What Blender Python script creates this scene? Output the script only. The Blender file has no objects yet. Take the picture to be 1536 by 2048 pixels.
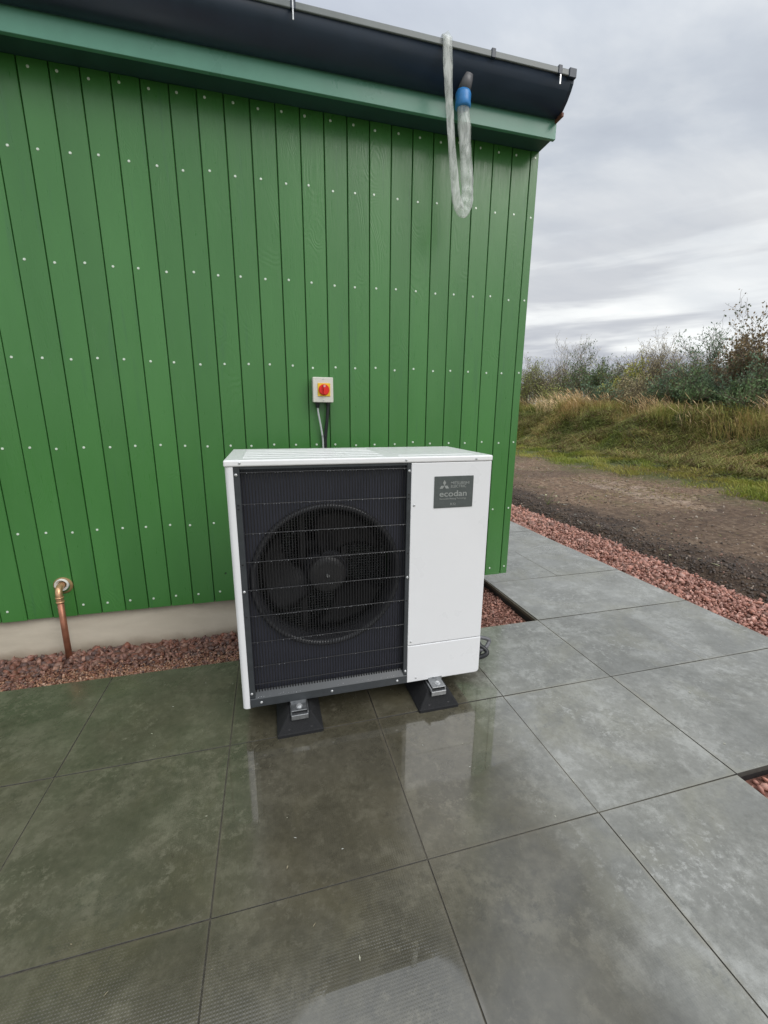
import bpy, bmesh, math, random
import numpy as np
from mathutils import Vector, Matrix, Euler
random.seed(7); rng = np.random.default_rng(7)
S = bpy.context.scene
COL = S.collection
# ------------------------------------------------------------------ camera
cam_d = bpy.data.cameras.new('camera'); cam = bpy.data.objects.new('camera', cam_d); COL.objects.link(cam)
cam_d.sensor_fit = 'VERTICAL'; cam_d.sensor_height = 36.0; cam_d.lens = 847.4083/2048*36.0
cam_d.clip_start = 0.02; cam_d.clip_end = 3000
_rx, _ry, _rz = -0.2314, -0.0077, -0.2626
def _rot():
    cz, sz = math.cos(_rz), math.sin(_rz); cx, sx = math.cos(_rx), math.sin(_rx); cb, sb = math.cos(_ry), math.sin(_ry)
    return Matrix(((cz,-sz,0),(sz,cz,0),(0,0,1))) @ Matrix(((1,0,0),(0,cx,-sx),(0,sx,cx))) @ Matrix(((cb,0,sb),(0,1,0),(-sb,0,cb)))
RM = _rot()
CP = Vector((-0.1353, -2.589, 1.2861))
cam.matrix_world = Matrix.Translation(CP) @ Matrix((RM.col[0], RM.col[2], -RM.col[1])).transposed().to_4x4()
S.camera = cam
# ------------------------------------------------------------------ view, world, sun
S.view_settings.view_transform = 'Standard'; S.view_settings.look = 'None'
S.view_settings.gamma = 1; S.view_settings.use_curve_mapping = False
S.view_settings.exposure = 0.1
SUN_DIR = Vector((0.42, -0.62, 0.66)).normalized()     # towards the sun
W = bpy.data.worlds.new('World'); S.world = W; W.use_nodes = True
def build_world():
    nt = W.node_tree; N = nt.nodes; L = nt.links; N.clear()
    out = N.new('ShaderNodeOutputWorld')
    sky = N.new('ShaderNodeTexSky'); sky.sky_type = 'NISHITA'; sky.sun_disc = False
    sky.sun_elevation = math.asin(SUN_DIR.z); sky.sun_rotation = math.atan2(SUN_DIR.x, SUN_DIR.y)
    b1 = N.new('ShaderNodeBackground'); b1.inputs[1].default_value = 0.06; L.new(sky.outputs[0], b1.inputs[0])
    tc = N.new('ShaderNodeTexCoord'); sp = N.new('ShaderNodeSeparateXYZ'); L.new(tc.outputs['Generated'], sp.inputs[0])
    def M(op, a, b=None, c=None):
        n = N.new('ShaderNodeMath'); n.operation = op
        for i, v in enumerate((a, b, c)):
            if v is None: continue
            if isinstance(v, (int, float)): n.inputs[i].default_value = v
            else: L.new(v, n.inputs[i])
        return n.outputs[0]
    z = M('MAXIMUM', sp.outputs[2], 0.0)
    d = M('ADD', z, 0.16)
    cx = M('DIVIDE', sp.outputs[0], d); cy = M('DIVIDE', sp.outputs[1], d)
    cv = N.new('ShaderNodeCombineXYZ'); L.new(cx, cv.inputs[0]); L.new(cy, cv.inputs[1])
    def noise(scale, det, rough, dist, off):
        mp = N.new('ShaderNodeMapping'); mp.inputs['Location'].default_value = off
        mp.inputs['Rotation'].default_value = (0, 0, 0.5); mp.inputs['Scale'].default_value = (0.75, 1.5, 1)
        L.new(cv.outputs[0], mp.inputs[0])
        n = N.new('ShaderNodeTexNoise'); n.inputs['Scale'].default_value = scale; n.inputs['Detail'].default_value = det
        n.inputs['Roughness'].default_value = rough; n.inputs['Distortion'].default_value = dist
        L.new(mp.outputs[0], n.inputs[0]); return n.outputs[0]
    n1 = noise(0.55, 6, 0.50, 0.5, (3.1, 0.7, 0)); n2 = noise(1.6, 6, 0.55, 0.3, (7.3, 2.9, 0))
    mixn = M('ADD', M('MULTIPLY', n1, 0.65), M('MULTIPLY', n2, 0.35))
    ramp = N.new('ShaderNodeValToRGB'); e = ramp.color_ramp.elements
    e[0].position = 0.37; e[0].color = (0.45, 0.49, 0.57, 1)
    e[1].position = 0.63; e[1].color = (1.02, 1.04, 1.03, 1)
    m = e.new(0.46); m.color = (0.58, 0.625, 0.69, 1)
    m = e.new(0.54); m.color = (0.78, 0.81, 0.84, 1)
    L.new(mixn, ramp.inputs[0])
    mp2 = N.new('ShaderNodeMapping'); mp2.inputs['Scale'].default_value = (1.7, 1.7, 13); mp2.inputs['Location'].default_value = (4.4, 1.3, 0.25); L.new(tc.outputs['Generated'], mp2.inputs[0])
    n5 = N.new('ShaderNodeTexNoise'); n5.inputs['Scale'].default_value = 1.35; n5.inputs['Detail'].default_value = 5; n5.inputs['Roughness'].default_value = 0.5; n5.inputs['Distortion'].default_value = 0.25
    L.new(mp2.outputs[0], n5.inputs[0])
    r5 = N.new('ShaderNodeMapRange'); r5.interpolation_type = 'SMOOTHSTEP'; r5.inputs[1].default_value = 0.43; r5.inputs[2].default_value = 0.60; L.new(n5.outputs[0], r5.inputs[0])
    f5 = N.new('ShaderNodeMapRange'); f5.inputs[1].default_value = 0.10; f5.inputs[2].default_value = 0.42; f5.inputs[3].default_value = 0.95; f5.inputs[4].default_value = 0.0; L.new(z, f5.inputs[0])
    mx5 = N.new('ShaderNodeMix'); mx5.data_type = 'RGBA'; L.new(M('MULTIPLY', r5.outputs[0], f5.outputs[0]), mx5.inputs[0]); mx5.inputs[7].default_value = (0.43, 0.45, 0.505, 1)
    gap = N.new('ShaderNodeMix'); gap.data_type = 'RGBA'; L.new(M('MULTIPLY', f5.outputs[0], 0.75), gap.inputs[0]); L.new(ramp.outputs[0], gap.inputs[6]); gap.inputs[7].default_value = (1.00, 1.01, 0.99, 1)
    L.new(gap.outputs[2], mx5.inputs[6])
    # thin bright layer low down in the sky, and the brighter zenith of an overcast sky
    low = N.new('ShaderNodeMapRange'); low.inputs[1].default_value = 0.0; low.inputs[2].default_value = 0.28
    low.inputs[3].default_value = 1.12; low.inputs[4].default_value = 0.98; L.new(z, low.inputs[0])
    zen = N.new('ShaderNodeMapRange'); zen.interpolation_type = 'SMOOTHSTEP'; zen.inputs[1].default_value = 0.45; zen.inputs[2].default_value = 1.0
    zen.inputs[3].default_value = 1.0; zen.inputs[4].default_value = 2.0; L.new(z, zen.inputs[0])
    k = M('MULTIPLY', low.outputs[0], zen.outputs[0])
    b2 = N.new('ShaderNodeBackground'); L.new(mx5.outputs[2], b2.inputs[0]); L.new(k, b2.inputs[1])
    mix = N.new('ShaderNodeMixShader'); mix.inputs[0].default_value = 0.93
    L.new(b1.outputs[0], mix.inputs[1]); L.new(b2.outputs[0], mix.inputs[2]); L.new(mix.outputs[0], out.inputs[0])
build_world()
sd = bpy.data.lights.new('sun', 'SUN'); sd.energy = 1.4; sd.angle = math.radians(38); sd.color = (1.0, 0.965, 0.92)
so = bpy.data.objects.new('sun', sd); COL.objects.link(so); so.location = (3, -6, 9)
so.rotation_euler = SUN_DIR.to_track_quat('Z', 'Y').to_euler()

# ------------------------------------------------------------------ helpers
def tag(o, label=None, cat=None, group=None, kind=None):
    if label: o['label'] = label
    if cat: o['category'] = cat
    if group: o['group'] = group
    if kind: o['kind'] = kind
    return o
def empty(name, loc=(0,0,0), **k):
    o = bpy.data.objects.new(name, None); COL.objects.link(o); o.location = loc; o.empty_display_size = 0.1
    return tag(o, **k)
def link(name, me, mat=None, parent=None, loc=None, **k):
    o = bpy.data.objects.new(name, me); COL.objects.link(o)
    if mat is not None and not me.materials: me.materials.append(mat)
    if parent is not None: o.parent = parent
    if loc is not None: o.location = loc
    return tag(o, **k)
def finish(bm, name, mat=None, parent=None, loc=None, smooth=False, **k):
    me = bpy.data.meshes.new(name); bm.normal_update(); bm.to_mesh(me); bm.free()
    if smooth: me.polygons.foreach_set('use_smooth', [True]*len(me.polygons))
    return link(name, me, mat, parent, loc, **k)
def box(bm, x0, x1, y0, y1, z0, z1, bev=0, seg=1):
    vs = [bm.verts.new((x, y, z)) for x in (x0, x1) for y in (y0, y1) for z in (z0, z1)]
    fs = [(0,1,3,2),(4,6,7,5),(0,4,5,1),(2,3,7,6),(0,2,6,4),(1,5,7,3)]
    f = [bm.faces.new([vs[i] for i in q]) for q in fs]
    if bev:
        es = list({e for ff in f for e in ff.edges})
        bmesh.ops.bevel(bm, geom=es, offset=bev, segments=seg, profile=0.5, affect='EDGES')
def tube(bm, pts, r, n=8, cap=True, ry=None, up=(0,0,1), twist=None, fix=None):
    """sweep an ellipse (r across, ry deep) along pts"""
    pts = [Vector(p) for p in pts]; rings = []
    rs = r if hasattr(r, '__len__') else [r]*len(pts)
    prev = None
    for i, p in enumerate(pts):
        t = (pts[min(i+1, len(pts)-1)] - pts[max(i-1, 0)]).normalized()
        if prev is None:
            a = Vector(up)
            if abs(t.dot(a)) > 0.95: a = Vector((1, 0, 0))
            u = t.cross(a).normalized()
        else: u = (prev - t*prev.dot(t)).normalized()
        if fix is not None: u = t.cross(Vector(fix)).normalized()
        prev = u; v = t.cross(u)
        a0 = twist[i] if twist else 0
        ring = []
        for k in range(n):
            a = 2*math.pi*k/n
            du = math.cos(a)*rs[i]; dv = math.sin(a)*(rs[i] if ry is None else (ry[i] if hasattr(ry,'__len__') else ry))
            uu = u*math.cos(a0)+v*math.sin(a0); vv = v*math.cos(a0)-u*math.sin(a0)
            ring.append(bm.verts.new(p + uu*du + vv*dv))
        rings.append(ring)
    for a, b in zip(rings, rings[1:]):
        for k in range(n): bm.faces.new((a[k], a[(k+1) % n], b[(k+1) % n], b[k]))
    if cap:
        bm.faces.new(rings[0][::-1]); bm.faces.new(rings[-1])
def cyl(bm, c, axis, r, h, n=16, r2=None):
    c = Vector(c); a = Vector(axis).normalized()
    tube(bm, [c, c+a*h], [r, r if r2 is None else r2], n)
def lathe(bm, prof, c, n=48):
    """prof: (radius, y) around an axis along Y through c"""
    c = Vector(c); rings = []
    for r, y in prof: rings.append([bm.verts.new((c.x+r*math.cos(2*math.pi*k/n), c.y+y, c.z+r*math.sin(2*math.pi*k/n))) for k in range(n)])
    for a, b in zip(rings, rings[1:]):
        for k in range(n): bm.faces.new((a[k], b[k], b[(k+1) % n], a[(k+1) % n]))
    return rings
def npmesh(name, verts, faces, nper, mat, cols=None, parent=None, smooth=False, **k):
    me = bpy.data.meshes.new(name); nv = len(verts); nf = len(faces)
    me.vertices.add(nv); me.vertices.foreach_set('co', np.asarray(verts, np.float32).ravel())
    me.loops.add(nf*nper); me.loops.foreach_set('vertex_index', np.asarray(faces, np.int32).ravel())
    me.polygons.add(nf); me.polygons.foreach_set('loop_start', np.arange(nf, dtype=np.int32)*nper)
    me.polygons.foreach_set('loop_total', np.full(nf, nper, np.int32))
    if smooth: me.polygons.foreach_set('use_smooth', np.ones(nf, bool))
    if cols is not None:
        a = me.color_attributes.new('tint', 'FLOAT_COLOR', 'POINT')
        c4 = np.ones((nv, 4), np.float32); c4[:, :3] = cols; a.data.foreach_set('color', c4.ravel())
    me.update(calc_edges=True); me.validate()
    return link(name, me, mat, parent, **k)
# ------------------------------------------------------------------ materials
class NT:
    def __init__(s, name):
        s.m = bpy.data.materials.new(name); s.m.use_nodes = True; s.t = s.m.node_tree; s.N = s.t.nodes; s.L = s.t.links
        s.b = s.N['Principled BSDF']
    def set(s, **k):
        for n, v in k.items(): s.b.inputs[n.replace('_', ' ')].default_value = v
        return s
    def node(s, t, **k):
        n = s.N.new(t)
        for a, v in k.items(): setattr(n, a, v)
        return n
    def lk(s, a, b): s.L.new(a, b)
    def math(s, op, a, b=None, clamp=False):
        n = s.N.new('ShaderNodeMath'); n.operation = op; n.use_clamp = clamp
        for i, v in enumerate((a, b)):
            if v is None: continue
            if isinstance(v, (int, float)): n.inputs[i].default_value = v
            else: s.L.new(v, n.inputs[i])
        return n.outputs[0]
    def pos(s, scale=(1,1,1), rot=(0,0,0), loc=(0,0,0), obj=False, rand=0.0):
        if obj: src = s.node('ShaderNodeTexCoord').outputs['Object']
        else: src = s.node('ShaderNodeNewGeometry').outputs['Position']
        if rand:
            oi = s.node('ShaderNodeObjectInfo'); va = s.node('ShaderNodeVectorMath', operation='ADD')
            mu = s.math('MULTIPLY', oi.outputs['Random'], rand); s.lk(src, va.inputs[0]); s.lk(mu, va.inputs[1]); src = va.outputs[0]
        mp = s.node('ShaderNodeMapping'); mp.inputs['Scale'].default_value = scale; mp.inputs['Rotation'].default_value = rot
        mp.inputs['Location'].default_value = loc; s.lk(src, mp.inputs[0]); return mp.outputs[0]
    def noise(s, v, scale=5, det=4, rough=0.5, dist=0):
        n = s.node('ShaderNodeTexNoise'); n.inputs['Scale'].default_value = scale; n.inputs['Detail'].default_value = det
        n.inputs['Roughness'].default_value = rough; n.inputs['Distortion'].default_value = dist; s.lk(v, n.inputs[0]); return n.outputs[0]
    def ramp(s, f, *stops):
        r = s.node('ShaderNodeValToRGB'); e = r.color_ramp.elements
        while len(e) < len(stops): e.new(0.5)
        for i, (p, c) in enumerate(stops):
            e[i].position = p; e[i].color = (c, c, c, 1) if isinstance(c, (int, float)) else (*c, 1)
        s.lk(f, r.inputs[0]); return r.outputs[0]
    def mix(s, f, a, b, mode='MIX'):
        n = s.node('ShaderNodeMix', data_type='RGBA', blend_type=mode)
        for i, v in ((0, f), (6, a), (7, b)):
            if isinstance(v, (int, float)): n.inputs[i].default_value = v
            elif isinstance(v, tuple): n.inputs[i].default_value = (*v, 1)
            else: s.lk(v, n.inputs[i])
        return n.outputs[2]
    def bump(s, h, strength=0.3, dist=0.01, into=None, prev=None):
        n = s.node('ShaderNodeBump'); n.inputs['Strength'].default_value = strength; n.inputs['Distance'].default_value = dist
        s.lk(h, n.inputs['Height'])
        if prev is not None: s.lk(prev, n.inputs['Normal'])
        s.lk(n.outputs[0], s.b.inputs['Normal'] if into is None else into); return n.outputs[0]
    def base(s, v): s.lk(v, s.b.inputs['Base Color'])
    def rough(s, v): s.lk(v, s.b.inputs['Roughness'])
def simple(name, col, rough=0.5, metal=0.0, var=0.12, scale=30, bump=0.0, coat=0.0, bscale=None):
    t = NT(name); t.set(Roughness=rough, Metallic=metal)
    p = t.pos(); n = t.noise(p, scale, 4, 0.6)
    lo = tuple(c*(1-var) for c in col); hi = tuple(min(1, c*(1+var)) for c in col)
    t.base(t.ramp(n, (0.3, lo), (0.7, hi)))
    t.rough(t.ramp(n, (0.25, max(0.02, rough*0.8)), (0.75, min(1, rough*1.2))))
    if bump: t.bump(t.noise(p, bscale or scale*3, 4, 0.6), bump, 0.002)
    if coat: t.set(Coat_Weight=coat, Coat_Roughness=0.08)
    return t.m
def mat_paint():
    t = NT('green_timber_paint'); t.set(Specular_IOR_Level=0.5)
    p = t.pos(obj=True, rand=37.0)
    pg = t.pos(scale=(1, 1, 0.10), obj=True, rand=37.0)
    grain = t.noise(pg, 60, 5, 0.65, 1.2)
    warp = t.noise(t.pos(scale=(1, 1, 0.35), obj=True, rand=37.0), 5.5, 2, 0.5, 0.6)
    w = t.node('ShaderNodeMath', operation='SINE'); t.lk(t.math('MULTIPLY', warp, 150.0), w.inputs[0]); rings = w.outputs[0]
    patch = t.ramp(t.noise(p, 3.0, 2, 0.5), (0.52, 0.0), (0.66, 1.0))
    ringm = t.math('MULTIPLY', rings, patch)
    oi = t.node('ShaderNodeObjectInfo')
    big = t.noise(t.pos(scale=(1, 1, 0.25), obj=True, rand=37.0), 4, 3, 0.55)
    c = t.ramp(big, (0.3, (0.040, 0.172, 0.032)), (0.7, (0.054, 0.204, 0.043)))
    v = t.math('ADD', t.math('MULTIPLY', oi.outputs['Random'], 0.12), 0.94)
    c = t.mix(1.0, c, (1, 1, 1)) if False else c
    hs = t.node('ShaderNodeHueSaturation'); t.lk(c, hs.inputs['Color']); t.lk(v, hs.inputs['Value']); c = hs.outputs[0]
    streak = t.ramp(t.noise(t.pos(scale=(1, 1, 0.07), obj=True, rand=91.0), 22, 4, 0.6), (0.60, 0.0), (0.74, 0.55))
    c = t.mix(streak, c, (0.036, 0.140, 0.045))
    vor = t.node('ShaderNodeTexVoronoi'); vor.inputs['Scale'].default_value = 3.2; t.lk(t.pos(scale=(1, 0.01, 0.8), obj=True, rand=53.0), vor.inputs[0])
    knot = t.ramp(vor.outputs['Distance'], (0.012, 1.0), (0.022, 0.0))
    c = t.mix(knot, c, (0.01, 0.035, 0.01)); t.base(c)
    t.rough(t.ramp(grain, (0.3, 0.26), (0.7, 0.42))); t.set(Specular_IOR_Level=0.75)
    h = t.math('ADD', t.math('MULTIPLY', grain, 0.55), t.math('MULTIPLY', ringm, 0.15))
    h = t.math('SUBTRACT', h, t.math('MULTIPLY', knot, 0.8))
    t.bump(h, 0.42, 0.0026)
    return t.m
def mat_slab():
    t = NT('wet_porcelain_slab')
    p = t.pos(); pr = t.pos(rand=0.0)
    n1 = t.noise(p, 2.6, 9, 0.72, 0.1); n2 = t.noise(t.pos(loc=(4, 9, 0)), 8.5, 9, 0.76, 0.15); n3 = t.noise(p, 40, 5, 0.7)
    c = t.ramp(n1, (0.40, (0.118, 0.116, 0.098)), (0.50, (0.170, 0.168, 0.146)), (0.60, (0.225, 0.222, 0.198)))
    oi = t.node('ShaderNodeObjectInfo')
    bloom = t.ramp(n2, (0.48, 0.0), (0.575, 0.75))
    bloom = t.math('MULTIPLY', bloom, t.ramp(n1, (0.45, 0.2), (0.56, 1.0)))
    c = t.mix(bloom, c, (0.36, 0.36, 0.335))
    yel = t.ramp(t.noise(t.pos(loc=(11, 3, 0)), 2.6, 4, 0.6, 0.5), (0.52, 0.0), (0.64, 0.5))
    c = t.mix(yel, c, (0.215, 0.205, 0.145))
    n4 = t.noise(t.pos(loc=(1, 7, 0)), 30, 8, 0.78, 0.15)
    salt = t.math('MULTIPLY', t.ramp(n4, (0.52, 0.0), (0.60, 0.75)), t.ramp(t.noise(t.pos(loc=(5, 2, 0)), 3.1, 4, 0.6, 0.4), (0.47, 0.0), (0.60, 1.0)))
    c = t.mix(salt, c, (0.40, 0.40, 0.375))
    blot = t.math('MULTIPLY', t.ramp(n4, (0.40, 0.7), (0.48, 0.0)), t.ramp(t.noise(t.pos(loc=(15, 12, 0)), 4.0, 4, 0.6, 0.4), (0.46, 0.0), (0.58, 1.0)))
    c = t.mix(blot, c, (0.11, 0.112, 0.10))
    scr = t.noise(t.pos(scale=(1.0, 9.0, 1), rot=(0, 0, 0.5)), 6, 7, 0.75, 0.1)
    c = t.mix(t.ramp(scr, (0.62, 0.0), (0.74, 0.20)), c, (0.36, 0.36, 0.34))
    c = t.mix(0.35, c, t.ramp(n3, (0.3, (0.12, 0.12, 0.105)), (0.7, (0.26, 0.26, 0.235))))
    hs = t.node('ShaderNodeHueSaturation'); t.lk(c, hs.inputs['Color'])
    t.lk(t.math('ADD', t.math('MULTIPLY', oi.outputs['Random'], 0.22), 0.89), hs.inputs['Value']); c = hs.outputs[0]
    # wet stone, its colour darkened further where the wall is mirrored, not sky
    geo = t.node('ShaderNodeNewGeometry'); sp = t.node('ShaderNodeSeparateXYZ'); t.lk(geo.outputs['Position'], sp.inputs[0])
    wob = t.math('MULTIPLY', t.math('SUBTRACT', t.noise(p, 7, 4, 0.6), 0.5), 0.22)
    wx = t.math('ADD', sp.outputs[0], wob)
    wet = t.ramp(t.math('SUBTRACT', wx, 0.0), (0.0, 1.0), (1.0, 0.0))
    mr = t.node('ShaderNodeMapRange'); mr.inputs[1].default_value = 0.78; mr.inputs[2].default_value = 1.0; mr.inputs[3].default_value = 1.0; mr.inputs[4].default_value = 0.0
    t.lk(t.math('ADD', wx, t.math('MULTIPLY', sp.outputs[1], -0.10)), mr.inputs[0]); wet = mr.outputs[0]
    c = t.mix(wet, c, t.mix(1.0, c, (0.42, 0.385, 0.30), 'MULTIPLY'))
    # silt left along the joints
    ge = t.node('ShaderNodeTexCoord'); s2 = t.node('ShaderNodeSeparateXYZ'); t.lk(ge.outputs['Generated'], s2.inputs[0])
    ex = t.math('MINIMUM', s2.outputs[0], t.math('SUBTRACT', 1.0, s2.outputs[0])); ey = t.math('MINIMUM', s2.outputs[1], t.math('SUBTRACT', 1.0, s2.outputs[1]))
    ed = t.math('ADD', t.math('MINIMUM', ex, ey), t.math('MULTIPLY', t.math('SUBTRACT', n4, 0.5), 0.05))
    q = t.node('ShaderNodeMapRange'); q.inputs[1].default_value = -0.004; q.inputs[2].default_value = 0.020; q.inputs[3].default_value = 0.75; q.inputs[4].default_value = 0.0; t.lk(ed, q.inputs[0])
    sm = t.math('MULTIPLY', q.outputs[0], t.ramp(t.noise(t.pos(loc=(21, 4, 0)), 1.9, 4, 0.6), (0.40, 0.15), (0.58, 1.0)))
    c = t.mix(sm, c, t.mix(wet, (0.25, 0.235, 0.185), (0.125, 0.108, 0.075)))
    t.base(c)
    # puddle film
    def ell(cx, cy, rx, ry, soft=0.25):
        a = t.math('POWER', t.math('DIVIDE', t.math('SUBTRACT', sp.outputs[0], cx), rx), 2.0)
        b = t.math('POWER', t.math('DIVIDE', t.math('SUBTRACT', sp.outputs[1], cy), ry), 2.0)
        r = t.math('ADD', t.math('ADD', a, b), t.math('MULTIPLY', wob, 3.0))
        q = t.node('ShaderNodeMapRange'); q.inputs[1].default_value = 1.0; q.inputs[2].default_value = 1.0+soft; q.inputs[3].default_value = 1.0; q.inputs[4].default_value = 0.0
        t.lk(r, q.inputs[0]); return q.outputs[0]
    pud = t.math('MAXIMUM', ell(0.04, -2.05, 0.22, 0.20), ell(0.42, -1.17, 0.50, 0.26))
    pud = t.math('MAXIMUM', pud, ell(-0.25, -1.22, 0.12, 0.20))
    film = t.ramp(t.noise(t.pos(loc=(2, 5, 0)), 2.0, 4, 0.6, 0.4), (0.42, 0.35), (0.60, 0.95))
    r = t.ramp(t.noise(p, 5.0, 5, 0.65, 0.5), (0.30, 0.13), (0.70, 0.33))
    t.rough(r)
    t.set(Specular_IOR_Level=0.5, Coat_IOR=1.75)
    cw = t.math('MAXIMUM', pud, t.math('MULTIPLY', film, t.math('ADD', t.math('MULTIPLY', wet, 0.25), 0.55)))
    t.lk(cw, t.b.inputs['Coat Weight'])
    cr = t.math('SUBTRACT', 0.17, t.math('MULTIPLY', pud, 0.155)); t.lk(cr, t.b.inputs['Coat Roughness'])
    # woven relief of the slab, worn and drowned in places
    wv = t.pos(rot=(0, 0, 0.0))
    a = t.node('ShaderNodeTexWave', wave_type='BANDS', bands_direction='X'); a.inputs['Scale'].default_value = 45; a.inputs['Distortion'].default_value = 0.4; t.lk(wv, a.inputs[0])
    b = t.node('ShaderNodeTexWave', wave_type='BANDS', bands_direction='Y'); b.inputs['Scale'].default_value = 45; b.inputs['Distortion'].default_value = 0.4; t.lk(wv, b.inputs[0])
    weave = t.math('MULTIPLY', a.outputs[1], b.outputs[1])
    where = t.ramp(t.noise(t.pos(loc=(8, 1, 0)), 1.7, 3, 0.5), (0.46, 0.02), (0.62, 1.0))
    h = t.math('ADD', t.math('MULTIPLY', t.math('MULTIPLY', weave, where), 0.9), t.math('MULTIPLY', n3, 0.4))
    bn = t.bump(h, 0.20, 0.0016)
    hb = t.math('MULTIPLY', h, t.math('SUBTRACT', 1.0, pud))
    t.bump(hb, 0.15, 0.0016, into=t.b.inputs['Coat Normal'])
    return t.m
def mat_tint(name, rough=0.75, trans=0.0, bump=0.0, bscale=60, spec=0.3, cvar=0.15):
    t = NT(name); t.set(Roughness=rough, Specular_IOR_Level=spec)
    a = t.node('ShaderNodeAttribute', attribute_name='tint')
    n = t.noise(t.pos(), bscale, 4, 0.6)
    c = t.mix(1.0, a.outputs['Color'], t.ramp(n, (0.25, 1-cvar*1.6), (0.75, 1+cvar)), 'MULTIPLY')
    t.base(c)
    if bump: t.bump(n, bump, 0.004)
    if trans:
        tr = t.node('ShaderNodeBsdfTranslucent'); t.lk(c, tr.inputs[0]); mx = t.node('ShaderNodeMixShader'); mx.inputs[0].default_value = trans
        out = t.N['Material Output']; t.lk(t.b.outputs[0], mx.inputs[1]); t.lk(tr.outputs[0], mx.inputs[2]); t.lk(mx.outputs[0], out.inputs[0])
    return t.m
def mat_soil():
    t = NT('muddy_soil'); t.set(Specular_IOR_Level=0.22)
    a = t.node('ShaderNodeAttribute', attribute_name='tint'); sep = t.node('ShaderNodeSeparateColor'); t.lk(a.outputs['Color'], sep.inputs[0])
    veg, dark, pud = sep.outputs[0], sep.outputs[1], sep.outputs[2]
    p = t.pos()
    n1 = t.noise(p, 1.6, 6, 0.65, 0.3); n2 = t.noise(p, 14, 6, 0.7, 0.4); n3 = t.noise(p, 75, 5, 0.7)
    c = t.ramp(n1, (0.3, (0.170, 0.104, 0.064)), (0.7, (0.290, 0.200, 0.138)))
    c = t.mix(0.75, c, t.ramp(n2, (0.38, (0.075, 0.045, 0.027)), (0.50, (0.205, 0.130, 0.080)), (0.62, (0.37, 0.275, 0.19))))
    c = t.mix(t.ramp(n3, (0.62, 0.0), (0.74, 0.5)), c, (0.26, 0.22, 0.19))
    d = t.math('MULTIPLY', dark, t.ramp(n2, (0.3, 1.0), (0.75, 0.65)))
    c = t.mix(d, c, (0.058, 0.040, 0.031))
    moss = t.ramp(n2, (0.3, (0.055, 0.068, 0.022)), (0.7, (0.12, 0.125, 0.04)))
    vm = t.math('MULTIPLY', veg, t.ramp(t.noise(p, 4, 6, 0.7, 0.6), (0.38, 0.0), (0.56, 1.0)))
    vm = t.math('MAXIMUM', vm, t.math('SUBTRACT', t.math('MULTIPLY', veg, 2.0), 1.0), clamp=True)
    c = t.mix(vm, c, moss); t.base(c)
    ps = t.ramp(t.math('ADD', pud, t.math('MULTIPLY', t.math('SUBTRACT', n2, 0.5), 0.5)), (0.48, 0.0), (0.62, 1.0))
    t.rough(t.math('SUBTRACT', t.ramp(n2, (0.3, 0.50), (0.7, 0.85)), t.math('MULTIPLY', ps, 0.42), clamp=True))
    h = t.math('ADD', t.math('MULTIPLY', n2, 0.7), t.math('MULTIPLY', n3, 0.35))
    h = t.math('MULTIPLY', h, t.math('SUBTRACT', 1.0, t.math('MULTIPLY', ps, 0.93)))
    t.bump(h, 1.0, 0.06)
    return t.m
def mat_lid():
    t = NT('wet_white_enamel'); t.set(Roughness=0.30, Specular_IOR_Level=0.4, Coat_Weight=0.2, Coat_Roughness=0.05)
    p = t.pos(scale=(0.6, 1.5, 1)); n = t.noise(p, 42, 4, 0.55, 1.2)
    drop = t.ramp(n, (0.47, 0.0), (0.53, 1.0))
    t.base(t.mix(drop, (0.84, 0.84, 0.845), (0.82, 0.825, 0.83)))
    gn = t.node('ShaderNodeSeparateXYZ'); t.lk(t.node('ShaderNodeNewGeometry').outputs['True Normal'], gn.inputs[0])
    up_ = t.ramp(gn.outputs[2], (0.85, 0.0), (0.98, 1.0))
    t.bump(t.math('MULTIPLY', up_, t.math('ADD', drop, t.math('MULTIPLY', t.noise(p, 120, 3, 0.5), 0.3))), 0.65, 0.004)
    return t.m
def mat_plinth():
    t = NT('smooth_concrete_plinth'); t.set(Roughness=0.75)
    p = t.pos(scale=(0.5, 1, 1.6)); n = t.noise(p, 4, 6, 0.6, 0.4); n2 = t.noise(t.pos(), 60, 5, 0.6)
    c = t.ramp(n, (0.3, (0.47, 0.42, 0.33)), (0.7, (0.62, 0.565, 0.46)))
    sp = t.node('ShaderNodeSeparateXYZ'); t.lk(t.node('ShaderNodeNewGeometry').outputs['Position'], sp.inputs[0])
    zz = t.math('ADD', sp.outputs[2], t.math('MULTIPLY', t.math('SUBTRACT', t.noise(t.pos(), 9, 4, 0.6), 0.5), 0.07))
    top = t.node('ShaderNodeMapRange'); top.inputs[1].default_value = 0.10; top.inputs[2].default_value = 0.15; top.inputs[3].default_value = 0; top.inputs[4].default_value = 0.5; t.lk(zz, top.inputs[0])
    c = t.mix(top.outputs[0], c, (0.20, 0.175, 0.13))  # soft shadow below the boards, painted along the plinth's upper edge
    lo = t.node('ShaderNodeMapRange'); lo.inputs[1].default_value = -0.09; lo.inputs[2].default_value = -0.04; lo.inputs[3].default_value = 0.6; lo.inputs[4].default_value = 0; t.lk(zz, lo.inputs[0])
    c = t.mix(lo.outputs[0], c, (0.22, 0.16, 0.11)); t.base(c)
    t.bump(n2, 0.2, 0.002)
    return t.m
def mat_plastic_film():
    t = NT('clear_layflat_plastic'); t.set(Roughness=0.22, Specular_IOR_Level=0.6)
    n = t.noise(t.pos(scale=(1, 1, 0.22)), 42, 5, 0.6, 0.8)
    t.base(t.ramp(n, (0.3, (0.50, 0.54, 0.51)), (0.7, (0.78, 0.81, 0.78))))
    t.lk(t.ramp(n, (0.35, 0.22), (0.65, 0.62)), t.b.inputs['Alpha'])
    t.bump(n, 0.7, 0.006)
    return t.m
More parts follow.
